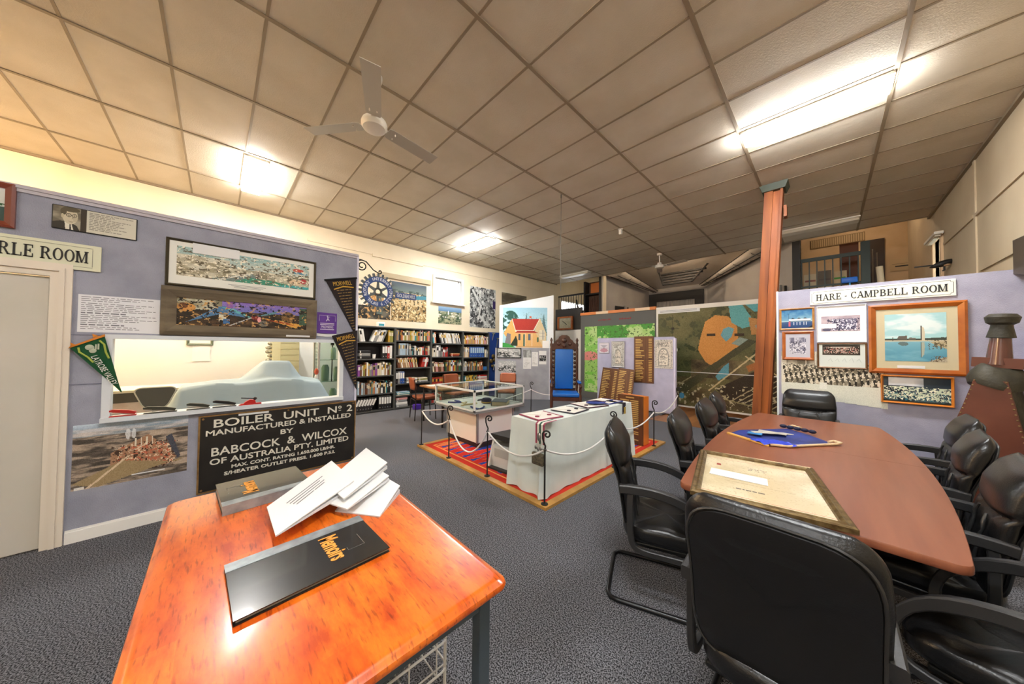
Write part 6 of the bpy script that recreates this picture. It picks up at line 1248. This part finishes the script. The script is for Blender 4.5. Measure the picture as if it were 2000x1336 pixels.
# right edge: pinboard with notes and the bellows
t = thing('side_pinboard', 'small lilac board with notes on the right wall', 'board', (1.375, 6.1, .4), -pi/2)
MB().box(0, .75, -.03, 0, 0, 1.33, .02).build('panel', m_lav, t, smooth=50)
for k, (x, z, w, h) in enumerate(((.12, 1.0, .22, .2), (.2, .78, .2, .18))): o = tag(MB().box(0, w, -.002, 0, 0, h).build('note_sheet', m_paper, loc=(1.343, 6.1-x, .4+z), rz=-pi/2), ['upper handwritten note on the lilac side board', 'lower printed note on the lilac side board'][k], 'paper')
m_bel = mat('bellows_board', '6A3B2C', .4, col2='5A3024', sc=3, coat=.15); m_bl2 = mat('bellows_leather', '3E3A2C', .6, col2='2C2A20', sc=9, bump=.5, bsc=30); m_stud = mat('brass_stud', '8A7450', .4, .6)
t = thing('forge_bellows', 'big studded leather forge bellows standing upright in the right corner', 'bellows', (1.02, 5.16, 0), R(-24)); t.rotation_euler = (0, R(3), R(-24))
bw = lambda z: np.interp(z, [.0, .05, .12, .25, .45, .7, 1.0, 1.26], [.05, .16, .22, .25, .25, .2, .135, .085])
Zs = [.0, .03, .08, .14, .22, .32, .45, .6, .8, 1.0, 1.15, 1.26]
outl = [(bw(z), z) for z in Zs]+[(-bw(z), z) for z in reversed(Zs)]
MB().prism(outl, -.17, -.145, 'y').build('front_board', m_bel, t); MB().prism(outl, .1, .125, 'y').build('rear_board', m_bel, t)
rg = []
for k in range(11):
    q = k/10; y = -.145+.245*q; f_ = 1.0+.09*abs(math.sin(q*pi*3)); rg.append([(x*f_, y+.01*math.sin(z*20), z*(1.0+.0*q)) for x, z in outl])
MB().loft(rg, cap=False).build('leather_folds', m_bl2, t, smooth=50)
b = MB()
for z in [.08+.045*k for k in range(27)]:
    for s in (-1, 1): b.ball((s*(bw(z)-.008), -.172, z), .007, 1, .6, 1, 6, 4)
b.build('studs', m_stud, t)
sh = [[(rx*math.cos(a), -.02+ry*math.sin(a), z+.03*math.sin(2*a)) for a in [2*pi*i/20 for i in range(20)]] for rx, ry, z in ((.15, .17, 1.2), (.16, .18, 1.25), (.14, .15, 1.31), (.11, .12, 1.36), (.09, .1, 1.38))]
MB().loft(sh).build('leather_collar', m_bl2, t, smooth=60); MB().prism([(-.13, 1.37), (.13, 1.37), (.13, 1.46), (-.13, 1.46)], -.06, .05, 'y').build('nozzle_block', m_bel, t)
MB().lathe([(.075, 1.4), (.07, 1.44), (.052, 1.68), (.05, 1.7)], 20).build('nozzle', mat('glossy_copper_brown', '5E3A32', .2, coat=.3), t, smooth=40)
MB().lathe([(.05, 1.64), (.078, 1.645), (.06, 1.74), (.058, 1.76), (.085, 1.78), (.095, 1.83), (.07, 1.86), (.02, 1.865)], 14).build('nozzle_wrap', m_bl2, t, smooth=30)
t = thing('wall_box', 'corner of a dark box jutting from the right wall, cut by the picture edge', 'box', (1.375, 5.6, 2.28), -pi/2)
MB().prism([(-.0, .0), (.5, -.1), (.5, .3), (-.0, .33)], -.1, 0, 'y').build('body', mat('dark_box_brown', '4A4034', .5), t)
t = thing('magpie_model', 'black and white bird model perched on the right wall', 'bird', (1.3, 8.32, 2.93), R(90))
MB().lathe([(.004, -.14), (.03, -.1), (.05, -.02), (.045, .05), (.03, .1), (.008, .13)], 12).build('body', mat('bird_black', '1E1A18', .5), t, smooth=60).rotation_euler = (R(70), 0, 0)
MB().ball((0, -.13, .06), .035).build('head', MT['bird_black'], t, smooth=60); MB().lathe([(.012, 0), (.001, .06)], 8).build('beak', mat('beak_orange', 'B8763A', .5), t).location = (0, -.19, .05)
MB().ball((0, .0, -.02), .045, .9, 1.6, .7).build('breast', mat('bird_white', 'D8B088', .6), t, smooth=60); MB().box(-.02, .02, .1, .28, -.02, -.005).build('tail', MT['bird_black'], t); MB().box(-.006, .006, -.02, 0, -.1, -.03).box(-.006, .075, -.02, 0, -.112, -.1).build('perch', m_iron, t)
t = thing('wall_batten_light', 'slim white strip light over the right wall window', 'wall light', (1.37, 9.42, 3.5), -pi/2); MB().box(-.05, .75, -.1, 0, 0, .05, .01).build('body', m_body, t); MB().box(0, .7, -.085, -.02, -.03, 0, .01).build('diffuser', mat('dead_diffuser', '', 1), t)
# ---------------------------------------------------------------- stage and lofts
m_blk = mat('matt_black', '1E1C1B', .7); m_lat = mat('lattice_white', 'C9C0B4', .7)
def trough(lab, A, B, wa, wb, nrm):
    """a tapering white wire-braced chute from A (front) to B (rear)"""
    t = thing('ceiling_chute', lab, 'light trough', A); A = Vector(A); B = Vector(B)-A; N = Vector(nrm)
    def sec(c, w): return [tuple(c+N*(w*math.cos(a))+Vector((0, 0, -w*.55*math.sin(a)))) for a in [pi*i/8 for i in range(9)]]
    s0, s1 = sec(Vector((0, 0, 0)), wa), sec(B, wb); MB().loft([s0, s1], cap=True).build('shade', m_lat, t, smooth=50)
    b = MB()
    for k in (0, 3, 5, 8): b.tube([tuple(Vector(s0[k])+Vector((0, -.004, -.006))), tuple(Vector(s1[k])+Vector((0, -.004, -.006)))], .012, 5)
    for i in range(1, 8):
        q = i/8; p_ = [Vector(s0[k]).lerp(Vector(s1[k]), q)+Vector((0, 0, -.008)) for k in (0, 2, 4, 6, 8)]; b.tube([tuple(v) for v in p_[(i % 2)*2:(i % 2)*2+3]], .007, 5)
    b.build('wire_brace', m_blk, t); return t
trough('pale wire-braced chute along the stage ceiling, left one', (-5.2, 10.0, 4.25), (-4.72, 12.4, 3.83), .32, .1, (1, .15, 0))
trough('pale wire-braced chute along the stage ceiling, right one', (-.95, 10.0, 4.25), (-3.05, 12.3, 3.84), .32, .1, (.78, .6, 0))
t = thing('roof_louvre', 'black tapering slatted louvre hanging over the stage', 'louvre', (-3.35, 10.6, 3.65))
b = MB(); [b.box(-.42-.07*k, .42+.07*k, -.03+.12*k, .06+.12*k, .11*k, .11*k+.05) for k in range(5)]; b.build('slats', m_blk, t); b = MB(); [b.tube([(s*.42, .0, 0), (s*.75, .5, .62)], .03, 5) for s in (-1, 1)]; b.build('side_rail', m_blk, t)
t = thing('curtain_frame', 'dark framed grey curtain window on the stage back wall', 'curtain', (-4.95, 12.44, 0)); b = MB(); [b.box(*q) for q in ((0, .28, -.05, 0, 1.2, 3.7), (1.62, 1.9, -.05, 0, 1.2, 3.7), (.28, 1.62, -.05, 0, 3.38, 3.7))]; b.build('frame', m_blk, t)
MB().grid(lambda u, v: (.28+1.34*u, .02*math.sin(u*60), 1.2+2.2*v), 120, 1).build('curtain', mat('grey_curtain', '8E8A86', .8), t, smooth=60)
def slotdoor(lab, x, y, rz, w): 
    t = thing('stage_doorway', lab, 'doorway', (x, y, 1.0), rz); MB().box(0, w, -.03, -.005, 0, 2.1).build('dark_opening', m_blk, t); MB().box(w, w+.09, -.04, -.0, 0, 2.15).build('jamb', mat('jamb_grey', '8A8886', .6), t); MB().box(w+.2, w+.24, -.04, -.0, 0, 2.1).build('post', m_blk, t)
slotdoor('tall dark doorway in the stage left wall', -5.40, 10.45, math.atan2(2.75, .55), .5); slotdoor('narrow dark opening in the stage right wall', -1.0, 10.3, math.atan2(-2.75, 2.45)+0, .25)
# left loft: railing, hanging picture, bright opening
t = thing('loft_railing', 'dark iron railing of the left loft in front of a bright opening', 'railing', (-7.45, 9.76, 2.72))
MB().box(0, 1.2, -.02, .02, .82, .88).build('top_rail', m_blk, t); MB().box(0, 1.2, -.015, .015, .08, .11).build('bottom_rail', m_blk, t)
for k in range(11): MB().box(.02+.115*k, .035+.115*k, -.008, .008, 0, .82).build('baluster', m_blk, t)
struct(MB().quad((-9, 13.55, 2.7), (-7.6, 13.55, 2.7), (-7.6, 13.55, 3.7), (-9, 13.55, 3.7)).build('window_4', mat('blank_white', 'F4F4F0', .5))) if 0 else None
t = thing('loft_cabinet', 'dark open cabinet with an orange panel beside the left loft railing', 'cabinet', (-6.38, 9.9, 2.72))
MB().box(0, .07, 0, .3, 0, 1.32).build('side_panel', m_blk, t); MB().box(.66, .73, 0, .3, 0, 1.32).build('side_panel', m_blk, t); MB().box(.07, .66, .27, .3, 0, 1.32).build('back_panel', mat('cabinet_brown', '4E3422', .6), t); MB().box(.07, .66, .0, .28, .8, .85).build('shelf', m_blk, t)
MB().box(.16, .54, .24, .268, .86, 1.27).build('orange_panel', mat('panel_orange', 'C46A22', .5), t); MB().box(.54, .66, .24, .268, .9, 1.25).build('yellow_panel', mat('panel_yellow', 'B98A34', .5), t)
b = MB(); [b.cyl((.14+.08*k, .15, .0), (.16+.07*k, .2, .62+.08*(k % 3)), .015, 6) for k in range(6)]; tag(b.build('rod_bundle', mat('rod_brown', '5E3A28', .6), loc=(-6.38, 9.9, 2.72)), 'bundle of brown rods standing in the loft cabinet', 'rods', None, 'stuff')
t = thing('tripod_stand', 'dark tilted stand behind the left loft railing', 'stand', (-6.75, 10.2, 2.72)); MB().cyl((0, 0, 0), (-.22, .1, .75), .03).cyl((0, 0, 0), (.12, .1, .3), .03).build('strut', m_blk, t); MB().box(-.1, .2, -.05, .05, .0, .15).build('base', m_blk, t)
# right loft: gate, boxes, pictures
m_gate = mat('gate_green', '22302A', .5); Z0 = 2.62
t = thing('loft_gate', 'dark green barred gate of the right loft', 'gate', (-.42, 9.8, Z0))
MB().box(0, 1.0, -.02, .02, .95, 1.03).build('top_rail', m_gate, t); MB().box(.93, 1.06, -.04, .06, 0, 1.22).build('gate_post', m_gate, t); MB().box(0, .93, -.015, .015, .35, .39).build('mid_rail', m_gate, t)
for k in range(8): MB().box(.01+.125*k, .03+.125*k, -.012, .012, 0, .95).build('bar', m_gate, t)
cols = ['C9B48E', 'D8CBB0', 'B89A74', 'A88862', 'D4C4A4', '6E6458']
r = random.Random(12); labs = ['tan carton at the loft floor behind the gate, leftmost', 'cream carton second behind the loft gate', 'brown carton third behind the loft gate', 'carton at the right end behind the loft gate', 'pale carton stacked on the leftmost loft carton', 'cream carton stacked second behind the loft gate', 'grey carton stacked at the right behind the loft gate']
for k in range(7):
    x = -.38+.24*(k if k < 4 else k-4); z = Z0 if k < 4 else Z0+.42; o = MB().box(0, .22, 0, .25, 0, .41 if k < 4 else .3+.05*(k % 2)).build('carton', mat('carton_%d' % (k % 6), cols[k % 6], .7), loc=(x, 10.15, z)); tag(o, labs[k], 'box', 'cartons behind the loft gate')
    MB().box(.02, .2, -.003, 0, .12, .16).build('tape_band', mat('tape_%d' % (k % 3), ['4A9A3A', '8A4A3A', '5A5048'][k % 3], .6), o)
t = thing('blue_mallet', 'bright blue tool on a blue pole leaning at the loft gate', 'tool', (.32, 9.7, 2.32)); MB().cyl((.06, 0, 0), (.02, 0, .72), .014).build('pole', mat('tool_cyan', '2A8AC0', .4), t, smooth=40); MB().box(-.1, .14, -.03, .03, .66, .78, .02).build('head', mat('tool_bright_blue', '1E66C8', .4), t, smooth=40)
tag(MB().cyl((0, 0, 0), (-.06, 0, .95), .05).build('paper_roll', mat('roll_cream', 'D9CBAE', .7), loc=(.82, 9.8, 2.32), smooth=40), 'cream paper roll leaning right of the loft gate', 'roll')
t = thing('wall_vent', 'long slatted vent grille high on the right loft wall', 'vent', (-.3, 11.99, 4.38)); MB().box(0, 1.0, -.02, 0, 0, .24).build('backing', mat('vent_dark', '8A7450', .7), t)
for k in range(24): MB().box(.01+.0415*k, .03+.0415*k, -.03, -.02, .02, .22).build('louvre_slat', mat('vent_slat', 'B89E76', .6), t)
t = thing('loft_door', 'dark brown door with chrome pipes on the right loft wall', 'door', (.72, 11.99, 2.62)); MB().box(0, .3, -.03, 0, .2, 1.75).build('leaf', mat('door_brown', '2E1E14', .5), t); b = MB(); [b.cyl((.1+.07*k, -.05, .2), (.1+.07*k, -.05, 1.5-.1*k), .012, 6) for k in range(2)]; b.build('chrome_pipe', m_steel, t)
tag(MB().box(0, .3, -.02, 0, 0, .9).build('plywood_sheet', mat('red_brown_panel', '5E3420', .6), loc=(.22, 10.6, 3.15)), 'red-brown panel standing behind the loft gate post', 'panel')
t = thing('loft_notice', 'faded notice on the right loft wall', 'notice', (1.1, 11.99, 3.5)); MB().box(0, .42, -.008, 0, 0, .3).build('sheet', mat('faded_card', 'B8A07A', .7), t); MB().box(.08, .3, -.01, -.008, .1, .13).box(.03, .4, -.01, -.008, .17, .176).build('print', m_dark, t)
